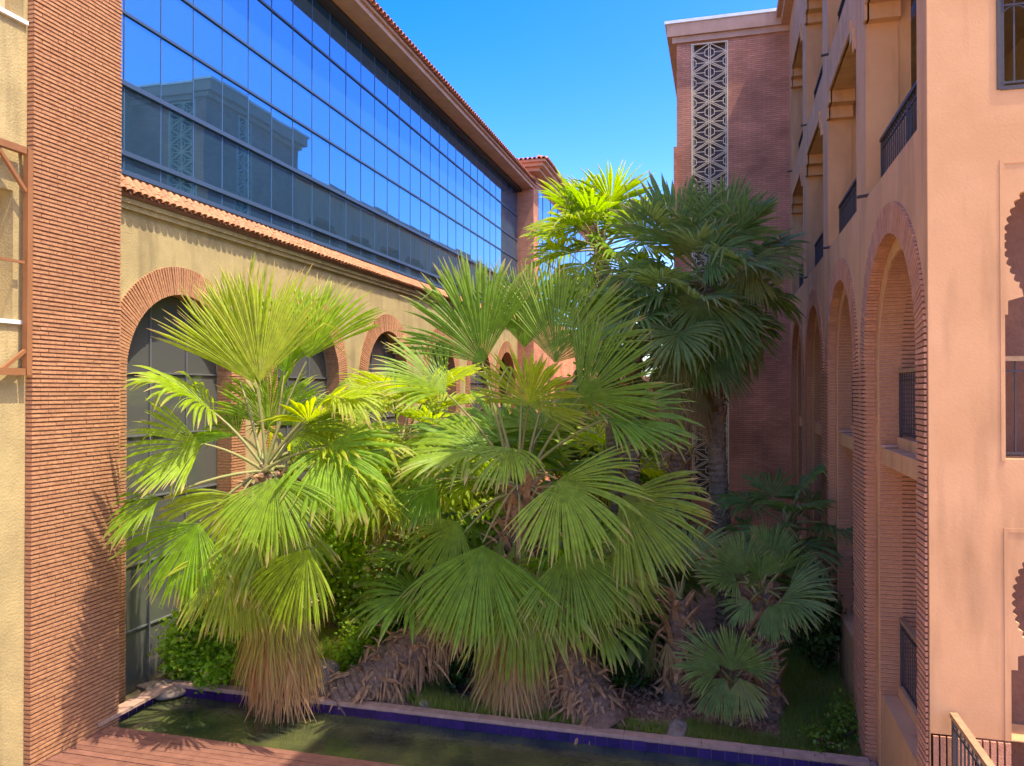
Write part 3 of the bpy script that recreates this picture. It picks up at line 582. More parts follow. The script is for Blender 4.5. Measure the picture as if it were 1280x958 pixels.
# ------------------------------------------------------------------ palms
ZD = np.array([0, 0, -1.0])
def unit(a): a = np.asarray(a, float); return a/max(1e-9, np.linalg.norm(a))
def leaf_mesh(name, P0, P1, A, N, L, spread, droop, fused, dry, rng, n, mats, cup=0.22, tipdry=0.65, pr=0.022, m=9, sagp=0.0, notch=0.0):
    A = unit(A); N = np.asarray(N, float); N = unit(N-A*(N@A)); B = np.cross(A, N)
    phi = np.linspace(-spread, spread, n); dl = 2*spread/(n-1)
    phi = phi + rng.normal(0, dl*0.10, n)
    Lk = L*(0.60+0.40*np.cos(phi*0.5)**1.5)*(1+rng.normal(0, 0.05, n))
    d = np.outer(np.cos(phi), A)+np.outer(np.sin(phi), B)+np.outer(cup*np.abs(np.sin(phi))**1.3, N)
    d += np.outer(rng.normal(0, 0.03, n), N); d /= np.linalg.norm(d, axis=1)[:, None]
    s = np.outer(-np.sin(phi), A)+np.outer(np.cos(phi), B)
    q = rng.uniform(0.45, 1.5, n); kink = rng.uniform(0.55, 0.9, n); kk = (rng.random(n) < 0.22*min(1, droop*1.5))*rng.uniform(0.8, 2.5, n)
    twist = rng.normal(0, 0.16, n)
    tear = rng.random(n) < 0.06; Lk = np.where(rng.random(n) < 0.05, Lk*rng.uniform(.5, .8, n), Lk); bow = rng.normal(0, 0.10)+0.10*np.sin(phi*2+rng.uniform(0, 6))
    t = np.array([0, .12, .25, .38, .5, .6, .7, .8, .9, 1.0])[:m+1]; m1 = len(t)
    pos = np.zeros((n, m1, 3)); pos[:, 0] = P1 + np.outer(np.maximum(0, np.cos(phi))*0.07*L, A)
    cur = d.copy(); dirs = np.zeros((n, m1, 3)); dirs[:, 0] = d
    for i in range(1, m1):
        tt = t[i]; g = (droop+bow)*max(0, (tt-0.22)/0.78)**1.4*q + kk*np.clip((tt-kink)/0.15, 0, 1)
        cur = d + np.outer(g, ZD) + s*(twist*max(0, tt-fused))[:, None]; cur /= np.linalg.norm(cur, axis=1)[:, None]
        pos[:, i] = pos[:, i-1]+cur*(Lk*(t[i]-t[i-1]))[:, None]; dirs[:, i] = cur
    fz = np.clip(fused*(1+rng.normal(0, 0.10, n))*np.where(tear, .35, 1), .15, .9)
    tn = t[None, :]; wfull = Lk[:, None]*tn*math.tan(dl/2)*1.03
    wf = (Lk*fz*math.tan(dl/2))[:, None]
    wid = np.where(tn <= fz[:, None], wfull, wf*np.clip(1-((tn-fz[:, None])/(1-fz[:, None])), 0, 1)**0.85)
    wid = np.maximum(wid, 0.0015)
    nn = np.cross(np.broadcast_to(s[:, None, :], dirs.shape), dirs); nn /= np.linalg.norm(nn, axis=2)[:, :, None]+1e-9
    nn = np.where((nn@N)[:, :, None] < 0, -nn, nn)
    sd = np.broadcast_to(s[:, None, :], dirs.shape)
    l = pos-sd*wid[:, :, None]; r = pos+sd*wid[:, :, None]; mid = pos+nn*(wid*1.1)[:, :, None]
    V = np.stack([l, mid, r], 2).reshape(-1, 3)
    base = (np.arange(n)[:, None]*m1+np.arange(m1-1)[None, :]).reshape(-1)*3
    F = np.concatenate([np.stack([base, base+3, base+4, base+1], 1), np.stack([base+1, base+4, base+5, base+2], 1)])
    dv = np.clip(dry*np.ones((n, m1)) + tipdry*np.clip((tn-0.82)/0.18, 0, 1)*rng.uniform(0.0, 1.5, n)[:, None] + notch*np.clip((tn-0.35)/0.4, 0, 1), 0, 1)
    D = np.repeat(dv.reshape(-1), 3)
    # petiole
    P0 = np.asarray(P0, float); P1 = np.asarray(P1, float); ln = np.linalg.norm(P1-P0); nv = len(V)
    ctrl = (P0+P1)/2 + np.array([0, 0, 0.12*ln+sagp]); k = 6; pv = []
    for i in range(k+1):
        u = i/k; c = (1-u)**2*P0+2*u*(1-u)*ctrl+u*u*P1; tg = unit(2*(1-u)*(ctrl-P0)+2*u*(P1-ctrl)); a = unit(np.cross(tg, (0.2, 0.9, 0.31))); b_ = np.cross(tg, a)
        rr = pr*(1.6-0.9*u)
        for j in range(5): pv.append(c+rr*(a*math.cos(j*1.2566)+b_*math.sin(j*1.2566)))
    pf = [(nv+i*5+j, nv+i*5+(j+1) % 5, nv+(i+1)*5+(j+1) % 5, nv+(i+1)*5+j) for i in range(k) for j in range(5)]
    V = np.concatenate([V, np.array(pv)]); F = np.concatenate([F, np.array(pf)]); D = np.concatenate([D, np.full(len(pv), dry)])
    me = bpy.data.meshes.new(name); me.vertices.add(len(V)); me.vertices.foreach_set('co', V.reshape(-1).astype(np.float32))
    me.loops.add(len(F)*4); me.loops.foreach_set('vertex_index', F.reshape(-1).astype(np.int32))
    me.polygons.add(len(F)); me.polygons.foreach_set('loop_start', np.arange(0, len(F)*4, 4, dtype=np.int32))
    mi = np.zeros(len(F), np.int32); mi[-len(pf):] = 1
    for mm in mats: me.materials.append(mm)
    me.polygons.foreach_set('material_index', mi); me.update(calc_edges=True)
    me.attributes.new('dry', 'FLOAT', 'POINT').data.foreach_set('value', D.astype(np.float32))
    return me
class Palm:
    def __init__(s, base, crown, label, seed, mat_='leafc', group=None):
        s.base = np.array(base, float); s.crown = np.array(crown, float); s.rng = np.random.default_rng(seed); s.m = [M[mat_], M['petiole']]
        s.root = thing('fan_palm', Vector(base), label, 'palm', group)
    def leaf(s, P1, A, N, L, spread=1.9, droop=0.5, fused=0.63, dry=0.0, n=44, name='leaf', P0=None, **k):
        n = max(9, int(n*1.0)); fused = min(.76, fused+.13) if name == 'leaf' else fused
        if name == 'leaf': dry = max(dry, max(0, s.rng.normal(-.02, .07))); droop = droop+.10
        P0 = s.crown+s.rng.normal(0, 0.05, 3) if P0 is None else P0
        if name == 'leaf':
            k['cup'] = k.get('cup', .18)+s.rng.uniform(-.1, .32); A = np.asarray(A, float); N = unit(N)+s.rng.normal(0, .16, 3)
        o = bpy.data.objects.new(name, leaf_mesh(name, P0, P1, A, N, L, spread, droop, fused, dry, s.rng, n, s.m, **k)); return link(o, s.root)
    def px(s, hub, Yh, tip, Yt, nhint=(0.1, -1, 0.25), spread=1.7, droop=0.35, name='leaf', **k):
        P1 = at(*hub, Yh); P2 = at(*tip, Yt); s.leaf(P1, P2-P1, nhint, np.linalg.norm(P2-P1)*k.pop('ls', 1.0), spread, droop, name=name, **k)
    def crownfill(s, n, e0, e1, pl, L, az0=0, droop=(0.25, 0.9), spread=1.9, nseg=36, dry=(0, 0.1), azr=None, name='leaf', **k):
        ga = 2.39996
        for i in range(n):
            u = (i+0.5)/n; e = R_(e0+(e1-e0)*u)+s.rng.normal(0, 0.08)
            az = az0+ga*i+s.rng.normal(0, 0.15)
            if azr is not None: az = azr[0]+(azr[1]-azr[0])*((i*0.618) % 1)
            h = np.array([math.cos(az), math.sin(az), 0]); d = math.cos(e)*h+math.sin(e)*-ZD
            p = pl*s.rng.uniform(0.85, 1.15); P1 = s.crown+d*p+ZD*0.10*p*math.cos(e)
            e2 = e-s.rng.uniform(0.15, 0.5); A = math.cos(e2)*h+math.sin(e2)*-ZD; Nn = -math.sin(e2)*h+math.cos(e2)*-ZD
            dr = droop[0]+(droop[1]-droop[0])*u
            s.leaf(P1, A, Nn+s.rng.normal(0, 0.15, 3), L*s.rng.uniform(0.85, 1.12), spread, dr, s.rng.uniform(.42, .6), s.rng.uniform(*dry)*u, nseg, name=name, **k)
    def skirt(s, n, ztop, zlen, L, dry0, dry1, rad=0.25, nseg=16, spread=0.55, azr=None, out=0.25):
        for i in range(n):
            az = s.rng.uniform(*(azr or (0, 2*math.pi))); h = np.array([math.cos(az), math.sin(az), 0]); u = (i+0.5)/n
            P0 = s.axis(ztop-zlen*u)+h*rad*0.5; P1 = P0+h*rad+ZD*s.rng.uniform(0.1, 0.35)
            A = h*out*s.rng.uniform(0.3, 1.5)+ZD
            s.leaf(P1, A, h, L*s.rng.uniform(0.8, 1.15), spread*s.rng.uniform(0.7, 1.3), 0.9, 0.35, dry0+(dry1-dry0)*u, nseg, name='dead_leaf', P0=P0, tipdry=0.5, pr=0.016, cup=-0.15)
    def axis(s, z):
        u = (z-s.base[2])/(s.crown[2]-s.base[2]); return s.base+(s.crown-s.base)*u
    def trunk(s, r0, r1, ringed=True, mat_='bark', boots=0, bz=(0, 1), blen=0.22, bend=0.0, shag=False):
        H_ = s.crown[2]-s.base[2]; n = int(np.linalg.norm(s.crown-s.base)/0.07)+2; pts = []; rad = []
        for i in range(n+1):
            u = i/n; p = s.base+(s.crown-s.base)*u + np.array([bend*math.sin(math.pi*u), 0, 0]); pts.append(p)
            rr = r0+(r1-r0)*u + 0.5*r0*max(0, 0.12-u)*3
            rad.append(rr*((1.07 if i % 2 else 0.95) if ringed else 1)+s.rng.normal(0, 0.004))
        g = MB(); g.tube(pts, rad, 14)
        vv = []
        for i, p in enumerate(g.v): vv.append(np.array(p)+s.rng.normal(0, 0.010, 3))
        g.v = vv; g.obj('trunk', M[mat_], s.root)
        if boots:
            b = MB()
            for i in range(boots):
                u = bz[0]+(bz[1]-bz[0])*i/boots; c = s.base+(s.crown-s.base)*u+np.array([bend*math.sin(math.pi*u), 0, 0])
                ax = unit(s.crown-s.base); az = i*2.39996+s.rng.normal(0, .2)
                e1 = unit(np.cross(ax, (0.1, 1, 0.05))); e2 = np.cross(ax, e1); h = e1*math.cos(az)+e2*math.sin(az); t_ = np.cross(ax, h)
                rr = (r0+(r1-r0)*u)*0.95; ln = blen*s.rng.uniform(0.6, 1.5); w0 = 0.07*s.rng.uniform(.7, 1.3); o_ = s.rng.uniform(0.25, 0.75); th = 0.02
                tipd = unit(ax*s.rng.uniform(0.2, 1.0)*(1 if s.rng.random() < 0.7 else -0.8)+h*o_)
                if shag: tipd = unit(ax*s.rng.normal(0, .5)+h*s.rng.uniform(.15, .8)+ZD*s.rng.uniform(.1, 1.6)); w0 *= s.rng.uniform(.25, .9); ln *= s.rng.uniform(.5, 2.2)
                p0 = c+h*rr*0.9; p1 = p0+tipd*ln; p2 = p1+unit(tipd+ZD*s.rng.uniform(0, .9))*ln*0.7
                up = unit(np.cross(t_, tipd))*th
                b.add([p0-t_*w0-up, p0+t_*w0-up, p0+t_*w0+up, p0-t_*w0+up, p1-t_*w0*.55-up, p1+t_*w0*.55-up, p1+t_*w0*.55+up, p1-t_*w0*.55+up, p2-t_*w0*.2, p2+t_*w0*.2],
                      [(0,1,2,3), (0,4,5,1), (1,5,6,2), (2,6,7,3), (3,7,4,0), (4,8,9,5), (6,9,8,7), (5,9,6), (4,7,8)])
            b.obj('leaf_bases', M['boot'], s.root, kind='stuff')
FAC = (0.15, -1, 0.25); UPN = (0, -0.25, 1)
# --- left palm, sunlit, leaning out over the pond by the brick pilaster
c_ = at(335, 588, 11.5)
lp = Palm((-7.55, 12.75, -0.15), c_, 'sunlit yellow green fan palm with straw skirt between pilaster and pond', 11, 'leaf')
lp.trunk(0.24, 0.18, boots=110, bz=(0.2, 1.0))
SU = (.45,-.75,.6)
lp.px((321,486), 11.3, (266,362), 11.5, (.3,-1,.25), .62, 0.10, fused=.6, n=40, cup=.1)
lp.px((323,486), 11.32, (348,342), 11.7, (.25,-1,.25), .66, 0.10, fused=.6, n=40, cup=.1)
lp.px((383,452), 11.7, (428,355), 12.3, (-.1,-1,.3), .95, 0.2, n=48)
lp.px((355,470), 12.2, (368,362), 12.8, FAC, 1.0, 0.2)
lp.px((300,478), 12.0, (286,345), 12.3, FAC, .5, 0.1)
lp.px((262,512), 11.2, (172,452), 10.4, (0.1,-.3,1), 1.5, 0.95)
lp.px((254,555), 10.8, (155,590), 10.15, (.5,-.6,.9), 1.2, 0.30, fused=.62)
lp.px((342,596), 10.7, (350,692), 10.35, (.35,-.8,.75), 1.25, 0.25, fused=.62, n=54, cup=.05)
lp.px((250,652), 10.8, (195,748), 10.3, (.5,-.8,.55), 1.15, 0.3, n=50)
lp.px((385,684), 10.9, (352,785), 10.6, (.25,-.9,.5), 1.1, 0.45, n=50)
lp.px((205,622), 10.4, (128,672), 9.75, (.2,-.5,.9), 1.2, 0.7)
lp.px((420,490), 11.7, (490,505), 11.9, (0,-.3,1), 1.7, 0.9)
lp.px((408,560), 11.4, (465,640), 11.2, (.3,-.8,.6), 1.6, 0.7)
lp.px((300,620), 11.1, (262,720), 10.9, SU, 1.5, .7, dry=.05)
lp.px((345,640), 11.1, (335,760), 10.9, SU, 1.2, .8, dry=.15)
lp.px((300,680), 11.0, (300,800), 10.9, SU, .9, .8, dry=.12)
lp.px((280,690), 10.9, (255,770), 10.7, SU, 1.2, .7, dry=.1)
lp.px((362,545), 12.0, (432,520), 12.1, (.1,-.7,.7), 1.3, .5)
lp.px((300,545), 11.9, (238,535), 12.0, (.2,-.7,.7), 1.2, .5)
lp.px((336,535), 12.1, (345,455), 12.6, FAC, 1.2, .2)
lp.crownfill(7, 60, -20, 1.2, 1.5, az0=0.6, azr=(0.2, 2.2))
lp.skirt(16, 3.0, 1.5, 1.25, 0.15, 0.7, azr=(3.3, 6.2))
lp.skirt(30, 2.2, 1.0, 1.25, 0.85, 1.0, rad=.26, azr=(3.1, 6.3), out=.14)
# --- centre palm
cp = Palm((-3.45, 13.45, -0.15), (-3.55, 13.6, 3.8), 'big fan palm in mid garden with wide hanging fans and straw skirt over pond', 12, 'leafc')
cp.trunk(0.30, 0.22, boots=170, bz=(0.25, 1.0), blen=0.3)
cp.px((606,460), 13.3, (562,345), 13.4, (.2,-1,.1), .95, 0.12, fused=.6, n=48, cup=.1)
cp.px((598,440), 13.9, (592,325), 14.2, FAC, 0.8, 0.1, n=30)
cp.px((692,458), 13.8, (735,335), 14.2, (-.1,-1,.25), 1.05, 0.1, fused=.6, n=56, cup=.08)
cp.px((655,440), 14.3, (665,335), 14.7, FAC, .8, 0.1, n=46)
cp.px((661,508), 12.7, (668,440), 11.9, (0,-.75,-.7), 1.75, 0.22, fused=.62, n=52, cup=.12)
cp.px((560,494), 13.0, (478,436), 12.6, (.1,-.6,.75), 1.1, 0.25, n=48)
cp.px((722,500), 13.2, (815,435), 13.0, (-.2,-.9,.4), 1.1, 0.22, n=48, fused=.58)
cp.px((757,524), 12.9, (868,540), 12.5, (0,-.5,.9), 1.0, 0.5, n=46)
cp.px((612,566), 12.7, (492,570), 12.2, (0,-.35,1), 1.3, 0.5, n=44)
cp.px((604,678), 12.2, (590,815), 11.6, (.2,-1,.55), 1.12, 0.3, fused=.62, n=54, cup=.03)
cp.px((696,600), 12.1, (772,680), 11.4, (-.05,-1,.75), 1.35, 0.35, fused=.6, n=52, cup=.05)
cp.px((710,682), 12.4, (738,800), 12.0, (0,-1,.4), 1.0, 0.3, fused=.55, n=48)
cp.px((772,622), 12.8, (872,685), 12.3, (-.3,-1,.5), 1.05, 0.4, n=46)
cp.px((575,650), 12.9, (525,725), 12.8, (.3,-1,.2), 1.1, 0.6, n=40)
cp.px((545,600), 12.9, (470,640), 12.5, (.3,-.7,.7), 1.4, 0.7, n=42)
cp.px((640,560), 12.3, (600,600), 11.4, (0,-.3,1), 1.3, 0.7, n=40)
cp.px((650,700), 12.5, (650,850), 12.2, (0,-1,.1), 1.0, .5, dry=.1)
cp.px((560,690), 12.9, (548,800), 12.7, (.2,-1,.1), .8, .5, dry=.1)
cp.px((760,690), 13.0, (795,780), 12.9, (-.2,-1,.1), .9, .5, dry=.05)
cp.crownfill(8, 65, -10, 1.3, 1.5, azr=(1.0, 3.0))
cp.skirt(30, 3.3, 1.9, 1.6, 0.15, 0.8, azr=(3.2, 6.2))
cp.skirt(34, 1.9, 0.8, 1.25, 0.85, 1.0, rad=.35, azr=(3.4, 6.0), out=.14)
# --- leaning stub trunks with shaggy leaf bases at the pond edge
for (bx, by, tx, ty, tz, lab, sd_) in ((-6.6, 12.95, -4.5, 13.5, 1.7, 'leaning palm trunk shaggy with old leaf bases between boulder and straw skirt', 31), (-1.95, 13.05, -3.1, 13.7, 1.8, 'leaning palm trunk shaggy with old leaf bases beside mulch bed', 32)):
    t_ = Palm((bx, by, -0.15), (tx, ty, tz), lab, sd_, 'leafc')
    t_.trunk(0.42, 0.32, boots=620, bz=(0.0, 1.0), blen=0.15, shag=True); t_.skirt(26, 1.6, 1.3, .55, .9, 1.0, rad=.2, nseg=9, spread=.4)
    t_.crownfill(6, 55, -10, 1.1, 1.2, droop=(.4, .9), nseg=30, azr=((1.6, 4.2) if bx < -4 else (-0.8, 1.6)))
# --- palm in the gap behind, sunlit
gp = Palm((-7.2, 17.2, -0.1), (-7.3, 17.0, 4.3), 'sunlit fan palm in front of the third brick arch', 13, 'leaf')
gp.trunk(0.22, 0.18, boots=90, bz=(.3, 1)); gp.crownfill(20, 65, -45, 1.2, 1.5, nseg=34); gp.skirt(14, 3.8, 1.2, 1.3, 0.2, .8)
gq = Palm((-5.6, 19.5, -0.1), (-5.6, 19.4, 2.5), 'low bright fan palm deep between the arcade and middle palm', 14, 'leaf')
gq.trunk(0.2, 0.17, boots=60, bz=(.3, 1)); gq.crownfill(16, 70, -40, 1.2, 1.4, nseg=30)
# --- tall palms before the tower
ta = Palm((-2.45, 20.2, -0.1), (-3.05, 20.2, 9.1), 'tall fan palm whose sunlit head stands clear against the sky', 15, 'leaf')
ta.trunk(0.24, 0.17, mat_='bark2', boots=70, bz=(.6, 1)); ta.crownfill(24, 80, -45, 1.15, 1.3, nseg=34, az0=.4); ta.skirt(14, 8.7, 1.0, 1.1, .2, .9)
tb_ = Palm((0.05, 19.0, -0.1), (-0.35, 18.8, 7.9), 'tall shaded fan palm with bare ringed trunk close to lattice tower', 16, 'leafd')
tb_.trunk(0.23, 0.19, mat_='bark2', boots=60, bz=(.6, 1))
for hub, Yh, tip, Yt, nh, spd, dr in (((845,306),18.0,(838,225),18.4,FAC,1.7,.1), ((900,300),18.3,(930,225),18.6,FAC,1.5,.1), ((808,298),18.0,(782,250),17.6,(0,-.8,.5),1.7,.3), ((815,362),17.6,(805,415),17.2,(0,-1,.4),1.7,.4), ((876,372),17.6,(888,425),17.2,(0,-1,.4),1.7,.4), ((840,398),17.5,(835,455),17.3,(0,-1,.2),1.5,.4), ((885,322),17.6,(940,305),17.3,(0,-.7,.7),1.7,.4), ((935,330),18.1,(968,375),17.9,(-.2,-1,.4),1.6,.5), ((940,320),18.4,(1005,335),18.2,(0,-.5,1),1.4,.7), ((790,340),18.2,(765,385),18.0,(.2,-1,.3),1.6,.5), ((900,400),17.8,(915,470),17.6,(0,-1,.2),1.5,.4), ((870,440),17.8,(868,490),17.6,(0,-1,.1),1.4,.4)):
    tb_.px(hub, Yh, tip, Yt, nh, spd, dr, n=40)
tb_.crownfill(16, 78, -50, 1.25, 1.35, nseg=32, az0=1.1); tb_.skirt(16, 7.4, 1.0, 1.15, .1, .7, rad=.3)
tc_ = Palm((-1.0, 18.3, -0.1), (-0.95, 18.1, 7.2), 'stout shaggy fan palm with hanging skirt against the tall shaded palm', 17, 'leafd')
tc_.trunk(0.25, 0.2, mat_='bark', boots=150, bz=(.2, 1)); tc_.crownfill(14, 55, -50, 1.1, 1.2, nseg=30, az0=2.0); tc_.skirt(22, 6.5, 0.9, 1.1, .25, .9, rad=.3)
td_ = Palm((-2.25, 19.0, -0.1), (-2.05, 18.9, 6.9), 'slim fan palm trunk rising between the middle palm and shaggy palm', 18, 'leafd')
td_.trunk(0.2, 0.17, mat_='bark2', boots=80, bz=(.4, 1)); td_.crownfill(10, 50, -40, 1.0, 1.2, nseg=28, az0=.2); td_.skirt(8, 6.2, .5, 1.0, .2, .8)
# --- small palms on the right-hand lawn
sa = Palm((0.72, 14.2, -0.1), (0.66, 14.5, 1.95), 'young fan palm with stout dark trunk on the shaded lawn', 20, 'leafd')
sa.trunk(0.26, 0.17, boots=70, bz=(.1, 1), blen=.16)
for hub, Yh, tip, Yt, nh, spd, dr in (((930,720),14.4,(918,668),14.5,FAC,1.1,.12), ((962,712),14.6,(968,655),14.8,FAC,.7,.12), ((922,728),14.3,(872,715),14.0,(0,-.6,.9),1.2,.4), ((975,748),13.9,(1040,756),13.5,(0,-.6,.9),1.1,.5), ((960,757),13.7,(990,798),13.4,(0,-.9,.5),1.2,.5), ((985,735),14.3,(1042,728),14.2,(0,-.6,.9),1.1,.4), ((938,752),13.9,(905,775),13.7,(0,-.8,.6),1.2,.5), ((950,725),14.0,(945,690),13.8,(0,-.9,.2),1.3,.2)): sa.px(hub, Yh, tip, Yt, nh, spd, dr, n=34)
sa.crownfill(6, 65, 0, .5, .75, nseg=26, azr=(.1, 3.0))
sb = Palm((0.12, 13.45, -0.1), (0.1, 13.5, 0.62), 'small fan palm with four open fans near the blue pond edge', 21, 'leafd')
sb.trunk(0.16, 0.12, boots=24, bz=(.1, 1), blen=.1)
for hub, Yh, tip, Yt, nh, spd, dr in (((914,840),13.4,(917,786),13.35,(0,-1,-.2),1.1,.05), ((902,838),13.3,(842,812),13.1,(0,-.7,.7),1.0,.3), ((906,846),13.1,(880,893),12.9,(.2,-1,.5),.95,.25), ((924,846),13.1,(944,900),12.9,(-.2,-1,.5),1.0,.25), ((928,838),13.35,(968,815),13.3,(0,-.7,.6),.9,.3)): sb.px(hub, Yh, tip, Yt, nh, spd, dr, n=36)
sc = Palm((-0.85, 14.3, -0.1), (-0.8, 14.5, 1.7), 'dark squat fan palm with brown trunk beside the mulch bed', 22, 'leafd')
sc.trunk(0.26, 0.2, boots=80, bz=(0, 1), blen=.2); sc.crownfill(8, 70, -10, .8, .95, nseg=26, azr=(1.2, 4.0)); sc.skirt(8, 1.5, .4, .8, .3, .9)
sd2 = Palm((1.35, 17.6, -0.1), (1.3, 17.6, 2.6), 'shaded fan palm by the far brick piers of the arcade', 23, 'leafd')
sd2.trunk(0.22, 0.17, boots=50, bz=(.2, 1)); sd2.crownfill(12, 65, -30, .8, .95, nseg=24)
for i, (x, y, h, sd_, lab) in enumerate(((-3.6, 24, 3.2, 41, 'bushy fan palm far back before the pink wing'), (-7.6, 28, 3.4, 42, 'sunlit bushy fan palm by the far arches'), (-2.3, 16.2, 1.5, 43, 'shaded fan palm filling the gap below the slim trunk'), (-5.3, 15.6, 1.6, 44, 'low dark fan palm behind the shaggy leaning trunk'))):
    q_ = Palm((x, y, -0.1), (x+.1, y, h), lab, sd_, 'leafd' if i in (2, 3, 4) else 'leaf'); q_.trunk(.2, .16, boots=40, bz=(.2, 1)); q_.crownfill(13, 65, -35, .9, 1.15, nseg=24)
# ------------------------------------------------------------------ shrubs, vines, grass, rocks
def leaf_cloud(name, pts, size, rng, mat_, parent, asp=0.45, hang=0.0):
    n = len(pts); a = rng.normal(0, 1, (n, 3)); a[:, 2] = a[:, 2]*0.6-hang; a /= np.linalg.norm(a, axis=1)[:, None]
    b_ = rng.normal(0, 1, (n, 3)); b_ -= a*(a*b_).sum(1)[:, None]; b_ /= np.linalg.norm(b_, axis=1)[:, None]; c = np.cross(a, b_)
    s = (size*rng.uniform(.6, 1.3, n))[:, None]
    V = np.stack([pts, pts+a*s*.5+b_*s*asp+c*s*.08, pts+a*s, pts+a*s*.5-b_*s*asp+c*s*.08], 1).reshape(-1, 3)
    F = np.arange(n*4).reshape(n, 4)
    me = bpy.data.meshes.new(name); me.vertices.add(n*4); me.vertices.foreach_set('co', V.reshape(-1).astype(np.float32)); me.loops.add(n*4); me.loops.foreach_set('vertex_index', F.reshape(-1).astype(np.int32))
    me.polygons.add(n); me.polygons.foreach_set('loop_start', np.arange(0, n*4, 4, dtype=np.int32)); me.materials.append(mat_); me.update(calc_edges=True)
    me.attributes.new('dry', 'FLOAT', 'POINT').data.foreach_set('value', np.repeat((rng.random(n) < 0.03)*0.7, 4).astype(np.float32))
    o = bpy.data.objects.new(name, me); return link(o, parent)
def shrub(base, rad, h, n, size, mat_, label, seed, name='shrub', cat='shrub', asp=.45):
    rng = np.random.default_rng(seed); b = np.array(base, float); rt = thing(name, Vector(base), label, cat)
    g = MB(); pts = []
    for k in range(9):
        az = rng.uniform(0, 6.28); e = rng.uniform(.5, 1.4); d = np.array([math.cos(az)*math.cos(e)*rad[0]*1.3, math.sin(az)*math.cos(e)*rad[1]*1.3, math.sin(e)*h*0.85]); tip = b+d
        g.tube([b, b+d*.5+rng.normal(0, .05, 3), tip], [.025, .018, .008], 5); cl = int(n/14)
        for c0 in (tip, b+d*.6+rng.normal(0, .12, 3)): pts.append(c0+rng.normal(0, 1, (cl, 3))*np.array([rad[0], rad[1], h*.5])*.30)
    pts.append(b+np.array([0, 0, h*.5])+rng.normal(0, 1, (int(n*.25), 3))*np.array([rad[0], rad[1], h])*.3)
    pts = np.concatenate(pts); pts = pts[pts[:, 2] > -0.1]; g.obj('stem', M['bark'], rt); leaf_cloud('foliage', pts, size, rng, mat_, rt, asp); return rt
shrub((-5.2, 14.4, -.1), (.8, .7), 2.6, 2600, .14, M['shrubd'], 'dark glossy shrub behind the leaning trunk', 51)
shrub((-6.3, 14.9, -.1), (.8, .7), 2.2, 2400, .13, M['shrub'], 'mid green shrub between the two large palms', 52)
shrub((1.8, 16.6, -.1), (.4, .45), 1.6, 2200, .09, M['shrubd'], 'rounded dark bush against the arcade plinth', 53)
shrub((-1.6, 14.9, -.1), (.35, .3), .8, 700, .09, M['shrub'], 'small leafy plant on the mulch bed', 54, 'plant', 'plant')
shrub((-9.75, 12.95, -.1), (.5, .3), 1.45, 3600, .10, M['lime'], 'bright lime bush below the first arch', 55)
shrub((-9.2, 14.2, -.1), (.7, .6), 1.6, 2600, .10, M['lime'], 'bright yellow green bush behind the sunlit palm', 56)
shrub((-8.9, 17.2, -.1), (.8, .9), 3.0, 2600, .15, M['lime'], 'tall yellow green shrub before the second arch', 57)
shrub((-6.8, 21.5, -.1), (1.2, 1.2), 3.8, 2600, .17, M['lime'], 'large lime shrub deep in the garden by the arcade', 58)
shrub((-2.9, 27.5, -.1), (1.6, 1.2), 4.6, 2600, .2, M['lime'], 'pale lime tree shrub left of the tower foot', 59)
shrub((-5.4, 33, -.1), (2.0, 1.5), 5.2, 2600, .24, M['shrub'], 'broad green shrub before the far wing', 60)
shrub((1.85, 13.6, -.1), (.2, .3), .6, 500, .06, M['shrub'], 'wispy green weed beside the brick pier foot', 61, 'plant', 'plant')
shrub((1.45, 13.0, -.1), (.25, .2), .35, 300, .06, M['shrub'], 'low fine leaved weed by the pond coping', 62, 'plant', 'plant')
shrub((-4.6, 16.8, -.1), (.9, .8), 2.8, 2600, .15, M['lime'], 'leafy lime shrub glimpsed behind the middle palm trunk', 63)
shrub((-2.9, 17.4, -.1), (.7, .7), 2.4, 2200, .13, M['lime'], 'light green shrub below the slim palm trunk', 64)
shrub((-6.9, 14.2, -.1), (.5, .4), .9, 1500, .09, M['lime'], 'fresh green clump behind the pale boulder', 65)
shrub((-1.2, 16.0, -.1), (.5, .5), 1.2, 1500, .10, M['shrub'], 'green leafy clump before the shaggy tall palm', 66)
# ivy trailing over the pond corner
rng = np.random.default_rng(70); iv = thing('trailing_vine', Vector((-9.4, 12.75, -.1)), 'bright green vine trailing over the pond corner wall', 'vine')
pts = []; g = MB()
for k in range(16):
    p = np.array([rng.uniform(-10.1, -7.7), 12.85+rng.uniform(0, .4), rng.uniform(.0, .35)]); path = [p]
    for j in range(9):
        p = p+np.array([rng.normal(0, .08), rng.uniform(-.10, .0), rng.uniform(-.10, .06) if j > 3 else .03]); p[1] = max(p[1], 12.30 if p[2] < .05 else 12.3); p[2] = max(p[2], -.22); path.append(p.copy())
    g.tube(path, .006, 4); pts.append(np.concatenate([q_+rng.normal(0, .05, (16, 3)) for q_ in path]))
g.obj('stem', M['bark'], iv); leaf_cloud('foliage', np.concatenate(pts), .075, rng, M['lime'], iv)
